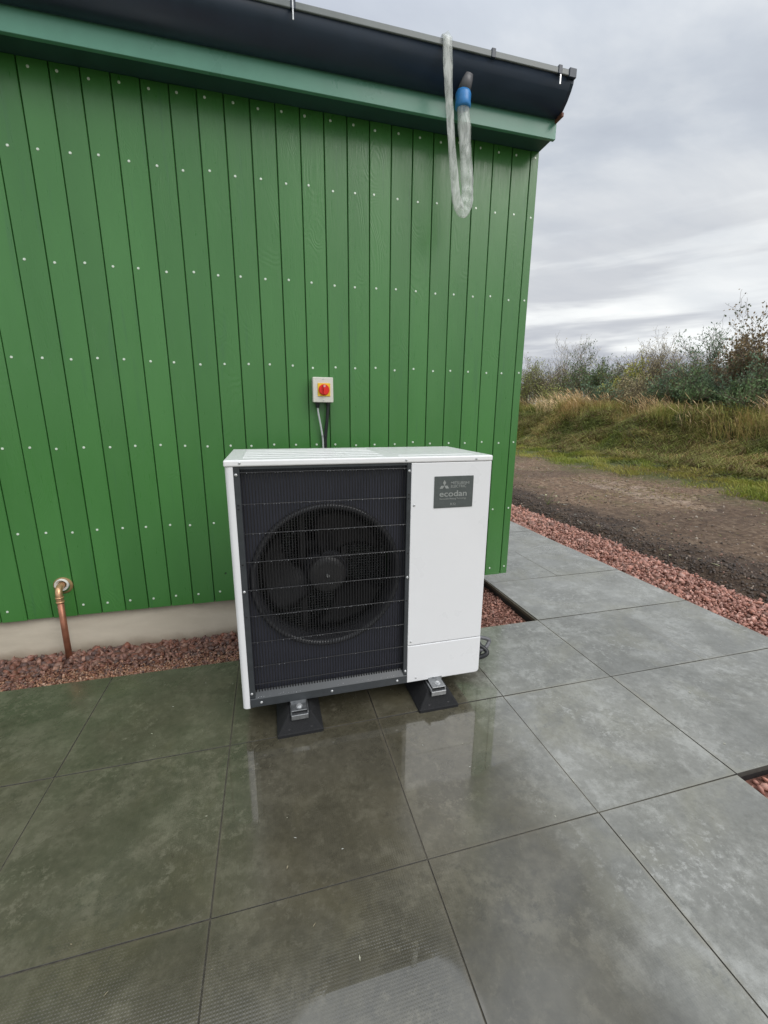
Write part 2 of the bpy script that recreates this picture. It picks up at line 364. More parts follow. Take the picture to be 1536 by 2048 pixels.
PAINT = mat_paint(); SLAB = mat_slab(); SOIL = mat_soil(); LID = mat_lid(); PLINTH = mat_plinth(); FILM = mat_plastic_film()
GROOVE = simple('dark_green_recess', (0.030, 0.105, 0.026), 0.6, var=0.2, scale=12)
FASCIA = simple('green_fascia_paint', (0.120, 0.310, 0.225), 0.30, var=0.08, scale=5, bump=0.05)
SOFFIT = simple('dark_soffit', (0.030, 0.085, 0.075), 0.5, var=0.15, scale=6)
GUT = simple('dark_gutter_plastic', (0.017, 0.030, 0.052), 0.36, var=0.12, scale=7, bump=0.03)  # dark grey plastic with blue lens flare mixed into its colour
GUTRIM = simple('lit_gutter_rim', (0.16, 0.18, 0.18), 0.35, var=0.15, scale=12)  # paler grey stands for the light caught along the gutter lip
ROOFM = simple('dark_roof_sheet', (0.05, 0.06, 0.065), 0.5, var=0.15, scale=6)
NAIL = simple('bright_nail_head', (0.74, 0.82, 0.72), 0.35, metal=0.2, var=0.1, scale=80)
WHITE = simple('white_enamel_panel', (0.80, 0.805, 0.82), 0.30, var=0.015, scale=4, bump=0.02, bscale=160)
DARKF = simple('charcoal_frame_metal', (0.040, 0.045, 0.050), 0.34, var=0.15, scale=20, bump=0.05)
NAVY = simple('navy_fan_plate', (0.050, 0.053, 0.074), 0.45, var=0.12, scale=8)
WIRE = simple('black_coated_wire', (0.010, 0.010, 0.012), 0.4, var=0.2, scale=60)
FANM = simple('charcoal_fan_plastic', (0.034, 0.034, 0.035), 0.36, var=0.12, scale=9)
RING = simple('glossy_bell_mouth', (0.042, 0.043, 0.048), 0.13, var=0.1, scale=9)
COIL = simple('dark_coil_fins', (0.020, 0.024, 0.022), 0.55, var=0.3, scale=40)
GUARD = simple('rear_guard_wire', (0.34, 0.36, 0.34), 0.4, metal=0.3, var=0.2, scale=40)
STEEL = simple('galvanised_steel', (0.30, 0.31, 0.32), 0.35, metal=0.85, var=0.2, scale=50, bump=0.1)
SCREW = simple('zinc_screw', (0.60, 0.61, 0.62), 0.3, metal=0.6, var=0.15, scale=90)
BADGE = simple('grey_badge', (0.105, 0.120, 0.118), 0.38, metal=0.3, var=0.08, scale=60)
LETTER = simple('silver_lettering', (0.36, 0.38, 0.37), 0.35, metal=0.3, var=0.05, scale=60)
RUBBER = simple('recycled_rubber', (0.009, 0.0095, 0.011), 0.85, var=0.35, scale=110, bump=0.6, bscale=220)
COPPER = simple('weathered_copper', (0.36, 0.155, 0.095), 0.40, metal=0.55, var=0.22, scale=24, bump=0.1)
BRASS = simple('bright_copper_joint', (0.60, 0.36, 0.20), 0.32, metal=0.7, var=0.15, scale=40)
CREAM = simple('cream_enclosure_plastic', (0.66, 0.645, 0.575), 0.38, var=0.03, scale=20)
YELLOW = simple('yellow_plate_plastic', (0.82, 0.52, 0.02), 0.4, var=0.05, scale=30)
RED = simple('red_knob_plastic', (0.72, 0.018, 0.012), 0.33, var=0.06, scale=30)
BLACKP = simple('black_cable_plastic', (0.014, 0.016, 0.018), 0.42, var=0.2, scale=60)
GREYC = simple('pale_grey_cable', (0.52, 0.56, 0.55), 0.4, var=0.06, scale=60)
BLUE = simple('blue_tape', (0.045, 0.25, 0.62), 0.35, var=0.14, scale=40, bump=0.4)
PIPEG = simple('grey_outlet_plastic', (0.12, 0.12, 0.13), 0.4, var=0.15, scale=40)
WHITEC = simple('white_sleeve', (0.72, 0.72, 0.68), 0.45, var=0.05, scale=30)
BED = simple('gritty_joint_bed', (0.085, 0.075, 0.055), 0.9, var=0.35, scale=60, bump=0.4)
SLABSIDE = simple('matt_slab_edge', (0.060, 0.058, 0.050), 0.8, var=0.3, scale=60)
EDGE = simple('wet_shaded_bed_edge', (0.018, 0.018, 0.018), 0.7, var=0.3, scale=40, bump=0.4)  # wet bed, coloured near black for the shade under the slab edges
FINES = simple('red_grit_bed', (0.19, 0.085, 0.062), 0.9, var=0.3, scale=90, bump=0.8)
FARG = simple('rough_grass_field', (0.085, 0.095, 0.035), 0.9, var=0.35, scale=0.4, bump=0.2)
STONE = mat_tint('red_granite_chips', 0.55, bump=0.5, bscale=70, spec=0.5, cvar=0.25)
GRASS = mat_tint('grass_blades', 0.65, trans=0.25, bscale=8, cvar=0.1)
LEAFM = mat_tint('shrub_leaves', 0.6, trans=0.25, bscale=6, cvar=0.1)
BARK = simple('shrub_bark', (0.17, 0.14, 0.105), 0.85, var=0.3, scale=30)
DROP = NT('water_drops'); DROP.set(Roughness=0.04, Base_Color=(0.40, 0.42, 0.44, 1), Specular_IOR_Level=0.8); DROP = DROP.m

# ------------------------------------------------------------------ ground and terrain
GX0 = 3.12
def lattice(x, y, seed, s):
    """smooth value noise, numpy"""
    x = x/s; y = y/s; xi = np.floor(x).astype(int); yi = np.floor(y).astype(int); fx = x-xi; fy = y-yi
    fx = fx*fx*(3-2*fx); fy = fy*fy*(3-2*fy)
    def h(a, b):
        v = np.sin(a*127.1+b*311.7+seed*74.7)*43758.5453; return v-np.floor(v)
    return (h(xi,yi)*(1-fx)+h(xi+1,yi)*fx)*(1-fy)+(h(xi,yi+1)*(1-fx)+h(xi+1,yi+1)*fx)*fy
def sstep(a, b, x): t = np.clip((x-a)/(b-a), 0, 1); return t*t*(3-2*t)
def terr(x, y):
    x = np.asarray(x, float); y = np.asarray(y, float)
    edge = 0.06*(lattice(x*0+1, y, 3, 0.5)-0.5)+3.20
    h = -0.05 + 0.085*sstep(-0.02, 0.28, x-edge) - 0.05*sstep(0.5, 1.6, x-edge)
    h += 0.055*(lattice(x, y, 1, 0.9)-0.5)*sstep(0.1, 0.8, x-edge) + 0.030*(lattice(x, y, 2, 0.28)-0.5)*sstep(0.0, 0.3, x-edge)
    h += 0.030*(lattice(x, y, 5, 0.13)-0.5)*sstep(0.0, 0.2, x-edge)
    foot = 10.0 + 0.9*(lattice(x*0, y, 11, 3.1)-0.5)
    bank = sstep(0, 2.6, x-foot)
    h += (1.22+0.035*np.clip(y-6, 0, 14))*bank*(0.90+0.24*(lattice(x*0+2, y, 12, 2.2)-0.5)) + 0.10*sstep(7.6, 10, x)
    h += bank*0.60*(lattice(x, y, 13, 1.1)-0.5) + 0.22*bank*(lattice(x, y, 15, 0.4)-0.5) + 0.30*sstep(8.8, 10.6, x)*(lattice(x, y, 14, 0.55)-0.5)*0.8
    h += 0.15*sstep(13, 20, x)
    return h
def axis(a, b, s0, g, smax):
    v = [a]; s = s0
    while v[-1] < b: v.append(v[-1]+s); s = min(s*g, smax)
    return np.array(v)
gx = axis(GX0, 26, 0.035, 1.012, 0.5)
gy = np.concatenate([-axis(0.0, 3.5, 0.05, 1.03, 0.3)[1:][::-1], axis(0.0, 60, 0.045, 1.010, 0.9)])
XX, YY = np.meshgrid(gx, gy, indexing='ij'); ZZ = terr(XX, YY)
nxx, nyy = XX.shape
vt = np.stack([XX, YY, ZZ], -1).reshape(-1, 3)
ii = np.arange(nxx*nyy).reshape(nxx, nyy)
ff = np.stack([ii[:-1,:-1], ii[1:,:-1], ii[1:,1:], ii[:-1,1:]], -1).reshape(-1, 4)
veg = sstep(6.2, 8.0, XX + 1.6*(lattice(XX, YY, 21, 1.1)-0.5) + 0.8*(lattice(XX, YY, 22, 0.4)-0.5))
veg = np.maximum(veg*0.9+0.35*sstep(7.4, 8.2, XX), 0.38*sstep(0.62, 0.8, lattice(XX, YY, 23, 0.8))*sstep(4.2, 5.2, XX))
dark = (1-sstep(0.35, 1.0, XX-3.2+0.5*(lattice(XX, YY, 24, 0.35)-0.5)))*0.9 + 0.5*sstep(0.55, 0.8, lattice(XX, YY, 26, 1.4))*(1-sstep(6.5,8,XX))
pud = 1.15*sstep(0.36, 0.62, lattice(XX*0.8, YY*0.5, 25, 1.0))*sstep(5.0, 5.8, XX)*(1-sstep(6.6, 7.3, XX))
tint = np.stack([np.clip(veg,0,1), np.clip(dark,0,1), np.clip(pud,0,1)], -1).reshape(-1, 3)
npmesh('muddy_yard_and_bank', vt, ff, 4, SOIL, tint, smooth=True, kind='structure')
bm = bmesh.new(); vs = [bm.verts.new(p) for p in ((-600,-600,-0.22),(600,-600,-0.22),(600,900,-0.22),(-600,900,-0.22))]; bm.faces.new(vs)
finish(bm, 'ground', FARG, kind='structure')

# ------------------------------------------------------------------ paving
JX = [-3.35, -2.75, -2.148, -1.546, -0.9444, -0.3483, 0.2523, 0.8557, 1.4627]
J5, J6 = 2.0707, 2.672
RY = [-4.10, -3.494, -2.890, -2.284, -1.674, -1.0648, -0.4513, 0.172, 0.8089, 1.42, 2.03, 2.64, 3.25, 3.86, 4.47, 5.08, 5.69, 6.3]
pav = empty('paving', kind='structure')
slab_cache = {}
def slab(x0, x1, y0, y1, tilt=True):
    g = 0.0016; w = round(x1-x0-2*g, 4); d = round(y1-y0-2*g, 4)
    if (w, d) not in slab_cache:
        bm = bmesh.new(); box(bm, -w/2, w/2, -d/2, d/2, -0.022, 0, 0.0008, 1)
        me = bpy.data.meshes.new('slab'); bm.normal_update()
        for f_ in bm.faces: f_.material_index = 0 if f_.normal.z > 0.9 else 1
        bm.to_mesh(me); bm.free(); me.materials.append(SLAB); me.materials.append(SLABSIDE); slab_cache[(w, d)] = me
    o = link('slab', slab_cache[(w, d)], parent=pav, loc=((x0+x1)/2, (y0+y1)/2, random.uniform(-0.0008, 0.0008)))
    o.rotation_euler = (random.gauss(0, 0.0018), random.gauss(0, 0.0018), random.gauss(0, 0.0006))
for j in range(6):
    for i in range(8): slab(JX[i], JX[i+1], RY[j], RY[j+1])
slab(1.4627, J6, RY[4], RY[5])
slab(1.4627, J5, RY[5], RY[6]); slab(J5, J6, RY[5], RY[6])
for j in range(6, len(RY)-1):
    if j % 2 == 0: slab(1.4627, J6, RY[j], RY[j+1])
    else: slab(1.4627, J5, RY[j], RY[j+1]); slab(J5, J6, RY[j], RY[j+1])
bm = bmesh.new()
box(bm, -3.34, 1.455, -4.09, -0.459, -0.215, -0.0225)
box(bm, 1.4553, 2.664, RY[4]+0.008, 6.29, -0.215, -0.0225)
finish(bm, 'paving_bed', EDGE, kind='structure')
bm = bmesh.new()     # grit washed into the joints
box(bm, -3.32, 1.45, -4.08, -0.470, -0.0222, -0.0032); box(bm, 1.451, 2.655, RY[4]+0.02, 6.28, -0.0222, -0.0032)
# ------------------------------------------------------------------ shed
finish(bm, 'joint_grit', BED, kind='structure')
WX1 = 1.4937; PIT = 0.1218; S0 = -1.2411; WZ0 = 0.1465; WZT = 2.785
shed = empty('timber_shed', (0, 0, 0), label='green painted shed clad in vertical timber boards with a dark gutter along the eaves', cat='shed')
def board_mesh(w):
    bm = bmesh.new(); c = 0.0022; t = 0.020
    prof = [(0, t), (0, c), (c, 0), (w-c, 0), (w, c), (w, t)]
    lo = [bm.verts.new((x, y, 0)) for x, y in prof]; hi = [bm.verts.new((x, y, WZT-WZ0)) for x, y in prof]
    n = len(prof)
    for k in range(n-1): bm.faces.new((lo[k], lo[k+1], hi[k+1], hi[k]))
    bm.faces.new(lo[::-1]); bm.faces.new(hi)
    me = bpy.data.meshes.new('board'); bmesh.ops.recalc_face_normals(bm, faces=bm.faces); bm.to_mesh(me); bm.free(); me.materials.append(PAINT); return me
BM_ = board_mesh(PIT-0.0048); BML = board_mesh(WX1-(S0+22*PIT)-0.004)
bmn = bmesh.new(); bmesh.ops.create_cone(bmn, cap_ends=True, segments=10, radius1=0.0066, radius2=0.0050, depth=0.0024, matrix=Matrix.Rotation(math.radians(90), 4, 'X'))
NM = bpy.data.meshes.new('nail'); bmn.to_mesh(NM); bmn.free(); NM.materials.append(NAIL)
for k in range(-26, 23):
    o = link('board', BML if k == 22 else BM_, parent=shed, loc=(S0+k*PIT+0.0032, random.uniform(-0.0006, 0.0006), WZ0+random.uniform(-0.0015, 0.0015)))
    if k < -9: continue
    for zi, z in enumerate((0.2073, 0.640, 1.0903, 1.5372, 1.977, 2.4438, 2.752)):
        fx = 0.27 + random.gauss(0, 0.035)
        if k == 22: fx = 0.22
        if zi == 0 and k == -2: continue
        n = link('nail', NM, parent=o, loc=(PIT*fx, -0.0010, z-WZ0+random.gauss(0, 0.004)-0.004*0))
bm = bmesh.new(); box(bm, -4.6, WX1-0.03, 0.0145, 0.10, WZ0+0.004, WZT+0.02); box(bm, WX1-0.13, WX1-0.022, 0.101, 4.5, WZ0+0.004, WZT+0.02)
finish(bm, 'backing_wall', GROOVE, shed)
bm = bmesh.new(); n = 0
y = 0.021
while y < 4.4:
    box(bm, WX1-0.021, WX1-0.0005, y, y+PIT-0.0065, WZ0, 2.78, 0.002); y += PIT
finish(bm, 'side_cladding', PAINT, shed, kind='stuff')
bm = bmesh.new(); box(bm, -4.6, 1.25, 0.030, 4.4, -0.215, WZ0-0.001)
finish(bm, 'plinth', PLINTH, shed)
bm = bmesh.new(); box(bm, -4.6, WX1, -0.150, -0.128, 2.772, 2.995, 0.0015)
finish(bm, 'fascia_board', FASCIA, shed)
bm = bmesh.new(); box(bm, -4.6, WX1-0.001, -0.1275, 0.024, 2.788, 2.80)
finish(bm, 'soffit_board', SOFFIT, shed)
bm = bmesh.new()
vs = [(-4.6,-0.22,3.004),(1.47,-0.22,3.004),(1.47,2.3,3.45),(-4.6,2.3,3.45)]
a = [bm.verts.new(v) for v in vs]; b = [bm.verts.new((v[0], v[1], v[2]+0.025)) for v in vs]
bm.faces.new(a[::-1]); bm.faces.new(b)
for k in range(4): bm.faces.new((a[k], a[(k+1)%4], b[(k+1)%4], b[k]))
roof = finish(bm, 'roof', ROOFM, shed)
bm = bmesh.new(); g0 = [(WX1-0.001, -0.149, 2.80), (WX1-0.001, 2.3, 2.80), (WX1-0.001, 2.3, 3.44), (WX1-0.001, -0.149, 3.0)]
a = [bm.verts.new(v) for v in g0]; b = [bm.verts.new((v[0]-0.02, v[1], v[2])) for v in g0]
bm.faces.new(a); bm.faces.new(b[::-1])
for k in range(4): bm.faces.new((a[k], b[k], b[(k+1)%4], a[(k+1)%4]))
finish(bm, 'gable_panel', FASCIA, shed)
# gutter
GP = [(-0.1515, 2.985), (-0.1515, 2.868), (-0.160, 2.860), (-0.178, 2.862), (-0.205, 2.876), (-0.235, 2.900), (-0.260, 2.930), (-0.274, 2.955), (-0.278, 2.980), (-0.278, 2.998)]
def off_profile(P, d):
    out = []
    for i, p in enumerate(P):
        a = Vector(P[max(i-1,0)]); b = Vector(P[min(i+1,len(P)-1)]); t = (b-a).normalized(); nrm = Vector((-t.y, t.x))
        out.append(Vector(p)+nrm*d)
    return out
def extr(bm, P, d0, d1, x0, x1):
    A = off_profile(P, d0); B = off_profile(P, d1)
    r = []
    for x in (x0, x1): r.append(([bm.verts.new((x, p.x, p.y)) for p in A], [bm.verts.new((x, p.x, p.y)) for p in B]))
    n = len(P)
    for k in range(n-1):
        bm.faces.new((r[0][0][k], r[1][0][k], r[1][0][k+1], r[0][0][k+1]))
        bm.faces.new((r[0][1][k+1], r[1][1][k+1], r[1][1][k], r[0][1][k]))
        for q in (0, 1): bm.faces.new((r[q][0][k], r[q][0][k+1], r[q][1][k+1], r[q][1][k]))
    for k in (0, n-1): bm.faces.new((r[0][0][k], r[0][1][k], r[1][1][k], r[1][0][k]))
    bmesh.ops.recalc_face_normals(bm, faces=bm.faces)
bm = bmesh.new(); extr(bm, GP, 0.0, 0.0025, -4.6, 1.470)
gut = finish(bm, 'gutter', GUT, shed, smooth=True)
bm = bmesh.new(); box(bm, -4.6, 1.470, -0.2885, -0.2785, 2.976, 3.003, 0.003, 2)
finish(bm, 'gutter_rim', GUTRIM, gut)
def clip(x, w=0.022, name='gutter_clip', d=-0.0032):
    bm = bmesh.new(); extr(bm, GP[2:], d, -0.0004, x-w/2, x+w/2); box(bm, x-w/2, x+w/2, -0.293, -0.270, 2.972, 3.011, 0.002)
    return finish(bm, name, GUT if name != 'end_cap' else GUT, gut)
for x in (-2.75, -1.80, -0.86, 0.060, 1.018, 1.395): clip(x)
bm = bmesh.new(); box(bm, 1.395-0.004, 1.395+0.004, -0.2975, -0.2935, 2.925, 2.968, 0.001); box(bm, 0.056, 0.062, -0.2975, -0.2935, 2.93, 3.0, 0.001)
finish(bm, 'clip_strap', SCREW, gut)
bm = bmesh.new(); extr(bm, GP[1:], -0.005, -0.0005, 1.448, 1.490)
ring = off_profile(GP[1:], -0.005)
for x in (1.486, 1.490):
    vs = [bm.verts.new((x, p.x, p.y)) for p in ring]; f = bm.faces.new(vs)
box(bm, 1.448, 1.490, -0.294, -0.278, 2.968, 3.009, 0.002)
bmesh.ops.recalc_face_normals(bm, faces=bm.faces)
finish(bm, 'end_cap', GUT, gut)
bm = bmesh.new(); box(bm, 1.478, 1.492, -0.212, -0.150, 2.846, 2.866, 0.002)
finish(bm, 'end_bracket', simple('rusty_bracket', (0.16, 0.06, 0.035), 0.6, var=0.3), gut)
bm = bmesh.new(); tube(bm, [(0.912, -0.225, 2.925), (0.908, -0.215, 2.89), (0.903, -0.205, 2.852)], [0.034, 0.033, 0.031], 20)
finish(bm, 'outlet_pipe', PIPEG, gut, smooth=True)

# ------------------------------------------------------------------ plastic hose on the outlet
hose = empty('rainwater_hose', (0.90, -0.2, 2.85), label='clear plastic hose taped to the gutter outlet and looped back up over the gutter', cat='hose')
hose_in = Vector((0.90, -0.2, 2.85))
def smooth_path(P, n=8):
    P = [Vector(p) for p in P]; Q = [P[0]*2-P[1]]+P+[P[-1]*2-P[-2]]; out = []
    for i in range(1, len(Q)-2):
        for k in range(n):
            t = k/n; a, b, c, d = Q[i-1], Q[i], Q[i+1], Q[i+2]
            out.append(0.5*((2*b)+(c-a)*t+(2*a-5*b+4*c-d)*t*t+(3*b-a-3*c+d)*t**3))
    out.append(P[-1]); return out
P = smooth_path([(0.902,-0.206,2.850),(0.901,-0.206,2.820),(0.912,-0.210,2.743),(0.925,-0.215,2.612),(0.938,-0.218,2.50),(0.944,-0.22,2.43),(0.941,-0.225,2.375),(0.928,-0.230,2.337),(0.909,-0.235,2.322),(0.893,-0.240,2.335),(0.872,-0.247,2.375),
                 (0.854,-0.256,2.449),(0.828,-0.270,2.571),(0.806,-0.285,2.686),(0.787,-0.298,2.798),(0.773,-0.305,2.932),(0.771,-0.303,2.990),(0.771,-0.290,3.014),(0.771,-0.265,3.005),(0.772,-0.235,2.95)], 7)
n = len(P); rw = []; rd = []
for i in range(n):
    t = i/(n-1)
    w = float(np.interp(t, [0, 0.05, 0.12, 0.25, 0.36, 0.44, 0.50, 0.58, 0.68, 0.78, 1.0], [0.031, 0.031, 0.029, 0.031, 0.030, 0.026, 0.025, 0.020, 0.017, 0.021, 0.024]))
    d = float(np.interp(t, [0, 0.05, 0.3, 0.5, 1.0], [0.031, 0.027, 0.012, 0.006, 0.003]))
    rw.append(1.14*w*(1+0.05*math.sin(i*0.5)+0.03*math.sin(i*1.3))); rd.append(d*(1+0.2*math.sin(i*0.9)))
bm = bmesh.new(); tube(bm, P, rw, 14, cap=False, ry=rd, fix=(0, 1, 0))
o = finish(bm, 'hose_tube', FILM, hose, smooth=True); o.location = -hose_in
bm = bmesh.new(); tube(bm, [(0.9045,-0.2075,2.866),(0.9035,-0.206,2.852),(0.9035,-0.206,2.822),(0.904,-0.206,2.800),(0.9045,-0.206,2.793)], [0.0340,0.0400,0.0385,0.0405,0.0340], 18)
o = finish(bm, 'blue_tape', BLUE, hose, smooth=True); o.location = -hose_in

# ------------------------------------------------------------------ heat pump
UX, UY, UD = -0.2947, -1.0, 0.4656
UB, UT = 0.108, 1.1165
hp = empty('heat_pump', (UX, UY, UB), label='white air source heat pump with dark fan grille standing on rubber feet', cat='heat pump')
O = Vector((UX, UY, UB))
def hpf(bm, name, mat, parent=None, **k):
    if parent is None: o = finish(bm, name, mat, hp, **k); o.location = (0, 0, -UB)
    else: o = finish(bm, name, mat, parent, **k)
    return o          # coordinates: x,y from the front left corner, z above the paving
bm = bmesh.new(); box(bm, -0.003, 1.053, -0.003, UD+0.003, 1.0925, UT, 0.006, 3)
for k in range(5): box(bm, 0.06, 0.60, 0.07+0.075*k, 0.10+0.075*k, UT-0.003, UT+0.0012, 0.001)
box(bm, 0.66, 0.99, 0.06, UD-0.05, UT-0.003, UT+0.0012, 0.001)
lid = hpf(bm, 'lid', LID)
bm = bmesh.new()
prof = []
for k in range(7):
    a = math.pi/2*k/6; prof.append((0.016-0.016*math.cos(math.pi/2-a) if False else 0.016*(1-math.sin(a)), 0.016*(1-math.cos(a))))
# left column: wraps the corner (front strip + side panel)
pts = [(0.028, 0.012), (0.028, 0.0)] + [(0.016*(1-math.sin(a)), 0.016*(1-math.cos(a))) for a in [math.pi/2*k/6 for k in range(7)]] + [(0.0, UD-0.01), (0.012, UD-0.01), (0.012, 0.014)]
lo = [bm.verts.new((x, y, 0.103)) for x, y in pts]; hi = [bm.verts.new((x, y, 1.0915)) for x, y in pts]
for k in range(len(pts)): k2 = (k+1) % len(pts); bm.faces.new((lo[k], lo[k2], hi[k2], hi[k]))
bm.faces.new(lo[::-1]); bm.faces.new(hi); bmesh.ops.recalc_face_normals(bm, faces=bm.faces)
hpf(bm, 'side_panel', WHITE)
bm = bmesh.new(); box(bm, -0.010, 0.0005, 0.12, 0.24, 0.60, 0.66, 0.004, 2)
hpf(bm, 'handle', WHITE)
def round_rect(bm, x0, x1, z0, z1, y0, y1, r, corners=(1,1,1,1), bev=0.0025):
    pts = []
    cs = [(x0, z0, math.pi, corners[0]), (x1, z0, 1.5*math.pi, corners[1]), (x1, z1, 0, corners[2]), (x0, z1, 0.5*math.pi, corners[3])]
    for cx, cz, a0, on in cs:
        if not on: pts.append((cx, cz)); continue
        ox = cx + (r if cx == x0 else -r); oz = cz + (r if cz == z0 else -r)
        for k in range(6): a = a0+math.pi/2*k/5; pts.append((ox+r*math.cos(a), oz+r*math.sin(a)))
    A = [bm.verts.new((x, y0, z)) for x, z in pts]; B = [bm.verts.new((x, y1, z)) for x, z in pts]
    f = bm.faces.new(A); bm.faces.new(B[::-1])
    for k in range(len(pts)): k2 = (k+1) % len(pts); bm.faces.new((A[k], B[k], B[k2], A[k2]))
    bmesh.ops.recalc_face_normals(bm, faces=bm.faces)
    bmesh.ops.bevel(bm, geom=list(f.edges), offset=bev, segments=2, profile=0.5, affect='EDGES')
bm = bmesh.new(); round_rect(bm, 0.6985, 1.050, 0.289, 1.091, 0.0, 0.016, 0.01, (0,0,0,0)); box(bm, 1.036, 1.0499, 0.0165, UD-0.01, 0.289, 1.0915, 0.001)
fp = hpf(bm, 'service_panel', WHITE)
bm = bmesh.new(); round_rect(bm, 0.6985, 1.050, 0.1065, 0.2855, -0.002, 0.016, 0.016, (0,1,0,0)); box(bm, 1.036, 1.0499, 0.0165, UD-0.01, 0.1145, 0.2855, 0.001)
hpf(bm, 'lower_cover', WHITE)
bm = bmesh.new(); box(bm, 0.0125, 1.0355, UD-0.03, UD-0.012, 0.12, 0.30); box(bm, 0.70, 1.0355, UD-0.03, UD-0.012, 0.3005, 1.09)
hpf(bm, 'back_panel', WHITE)
bm = bmesh.new(); box(bm, 0.0125, 1.034, 0.017, UD-0.031, 0.114, 0.122); box(bm, 0.694, 0.700, 0.0175, UD-0.031, 0.123, 1.089)
hpf(bm, 'base_pan', DARKF)
# dark frame of the grille
bm = bmesh.new()
box(bm, 0.0285, 0.050, 0.001, 0.0165, 0.147, 1.0915, 0.001); box(bm, 0.6815, 0.698, 0.001, 0.0165, 0.147, 1.0915, 0.001)
box(bm, 0.0503, 0.6812, 0.0035, 0.0165, 1.083, 1.0915)
box(bm, 0.0285, 0.6982, -0.004, 0.012, 0.107, 0.146, 0.002)
v = [bm.verts.new(p) for p in ((0.0505,-0.002,0.1462),(0.681,-0.002,0.1462),(0.681,0.022,0.170),(0.0505,0.022,0.170),(0.0505,0.03,0.1462),(0.681,0.03,0.1462))]
for q in ((0,1,2,3),(3,2,5,4),(0,3,4),(1,5,2)): bm.faces.new([v[i] for i in q])
hpf(bm, 'grille_frame', DARKF)
FC = (0.362, 0.635)
bm = bmesh.new()   # fan plate with a round opening
nseg = 64; R0 = 0.298; y = 0.034
inner = [bm.verts.new((FC[0]+R0*math.cos(2*math.pi*k/nseg), y, FC[1]+R0*math.sin(2*math.pi*k/nseg))) for k in range(nseg)]
def proj_rect(a):
    c, s = math.cos(a), math.sin(a); t = 1e9
    if c > 1e-6: t = min(t, (0.6935-FC[0])/c)
    if c < -1e-6: t = min(t, (0.030-FC[0])/c)
    if s > 1e-6: t = min(t, (1.0915-FC[1])/s)
    if s < -1e-6: t = min(t, (0.125-FC[1])/s)
    return (FC[0]+c*t, FC[1]+s*t)
angs = [2*math.pi*k/nseg for k in range(nseg)]
outer = [bm.verts.new((proj_rect(a)[0], y, proj_rect(a)[1])) for a in angs]
corn = [(0.6935,1.0915),(0.030,1.0915),(0.030,0.125),(0.6935,0.125)]
for k in range(nseg):
    k2 = (k+1) % nseg; cc = None
    for c in corn:
        a = math.atan2(c[1]-FC[1], c[0]-FC[0]) % (2*math.pi)
        if angs[k] < a < angs[k]+2*math.pi/nseg - 1e-9: cc = c
    if cc: m = bm.verts.new((cc[0], y, cc[1])); bm.faces.new((inner[k], inner[k2], outer[k2], m, outer[k]))
    else: bm.faces.new((inner[k], inner[k2], outer[k2], outer[k]))
hpf(bm, 'fan_plate', NAVY)
bm = bmesh.new()
lathe(bm, [(0.306,0.0335),(0.304,0.023),(0.299,0.0175),(0.292,0.0165),(0.285,0.020),(0.279,0.030),(0.2755,0.045),(0.2745,0.06),(0.2745,0.115),(0.279,0.118)], (FC[0], 0, FC[1]), 72)
hpf(bm, 'bell_mouth', RING, smooth=True)
# fan
fan = empty('fan'); fan.parent = hp; fan.location = (FC[0], 0.10, FC[1]-UB)
bm = bmesh.new(); lathe(bm, [(0.0,-0.058),(0.050,-0.058),(0.072,-0.055),(0.079,-0.047),(0.081,-0.01),(0.082,0.04)], (0,0,0), 40)
hub = finish(bm, 'fan_hub', FANM, fan, smooth=True)
bm = bmesh.new(); lathe(bm, [(0.082,-0.03),(0.0855,-0.026),(0.088,-0.02),(0.088,0.05)], (0,0,0), 40)
finish(bm, 'hub_collar', RING, fan, smooth=True)
bm = bmesh.new(); cyl(bm, (0,-0.058,0), (0,-1,0), 0.006, 0.012, 8); finish(bm, 'shaft_nut', SCREW, fan)
for bi in range(3):
    bm = bmesh.new(); a0 = math.radians(-38 + 120*bi); grid = []
    NR, NA = 10, 10
    for i in range(NR+1):
        r = 0.070+(0.262-0.070)*i/NR; row = []
        span = math.radians(40 + 46*(i/NR)**0.8); sweep = math.radians(-26*(i/NR)**1.4)
        for j in range(NA+1):
            u = j/NA; a = a0 + sweep + (u-0.5)*span
            rr = r*(1-0.06*(2*u-1)**4*(i/NR)**2)
            yy = (0.5-u)*0.062*(1.15-0.35*i/NR) + 0.012*math.sin(math.pi*u)
            row.append(bm.verts.new((rr*math.cos(a), yy-0.006, rr*math.sin(a))))
        grid.append(row)
    for i in range(NR):
        for j in range(NA): bm.faces.new((grid[i][j], grid[i+1][j], grid[i+1][j+1], grid[i][j+1]))
    geo = bmesh.ops.solidify(bm, geom=bm.faces[:], thickness=0.003)
    finish(bm, 'fan_blade', FANM, fan, smooth=True)
# inside: coil, motor bracket and rear guard
bm = bmesh.new(); box(bm, 0.03, 0.69, 0.34, 0.372, 0.125, 1.085)
hpf(bm, 'coil', COIL)
bm = bmesh.new()
for k in range(74): z = 0.135+0.0128*k; box(bm, 0.035, 0.685, 0.330, 0.333, z, z+0.0028)
for k in range(30): x = 0.04+0.0222*k; box(bm, x, x+0.0016, 0.3285, 0.3296, 0.135, 1.08)
hpf(bm, 'fin_guard', GUARD, kind='stuff')
bm = bmesh.new(); box(bm, 0.262, 0.286, 0.17, 0.20, 0.13, 1.08); box(bm, 0.438, 0.462, 0.17, 0.20, 0.13, 1.08); box(bm, 0.26, 0.464, 0.202, 0.25, 0.56, 0.75, 0.01)
hpf(bm, 'motor_bracket', FANM)
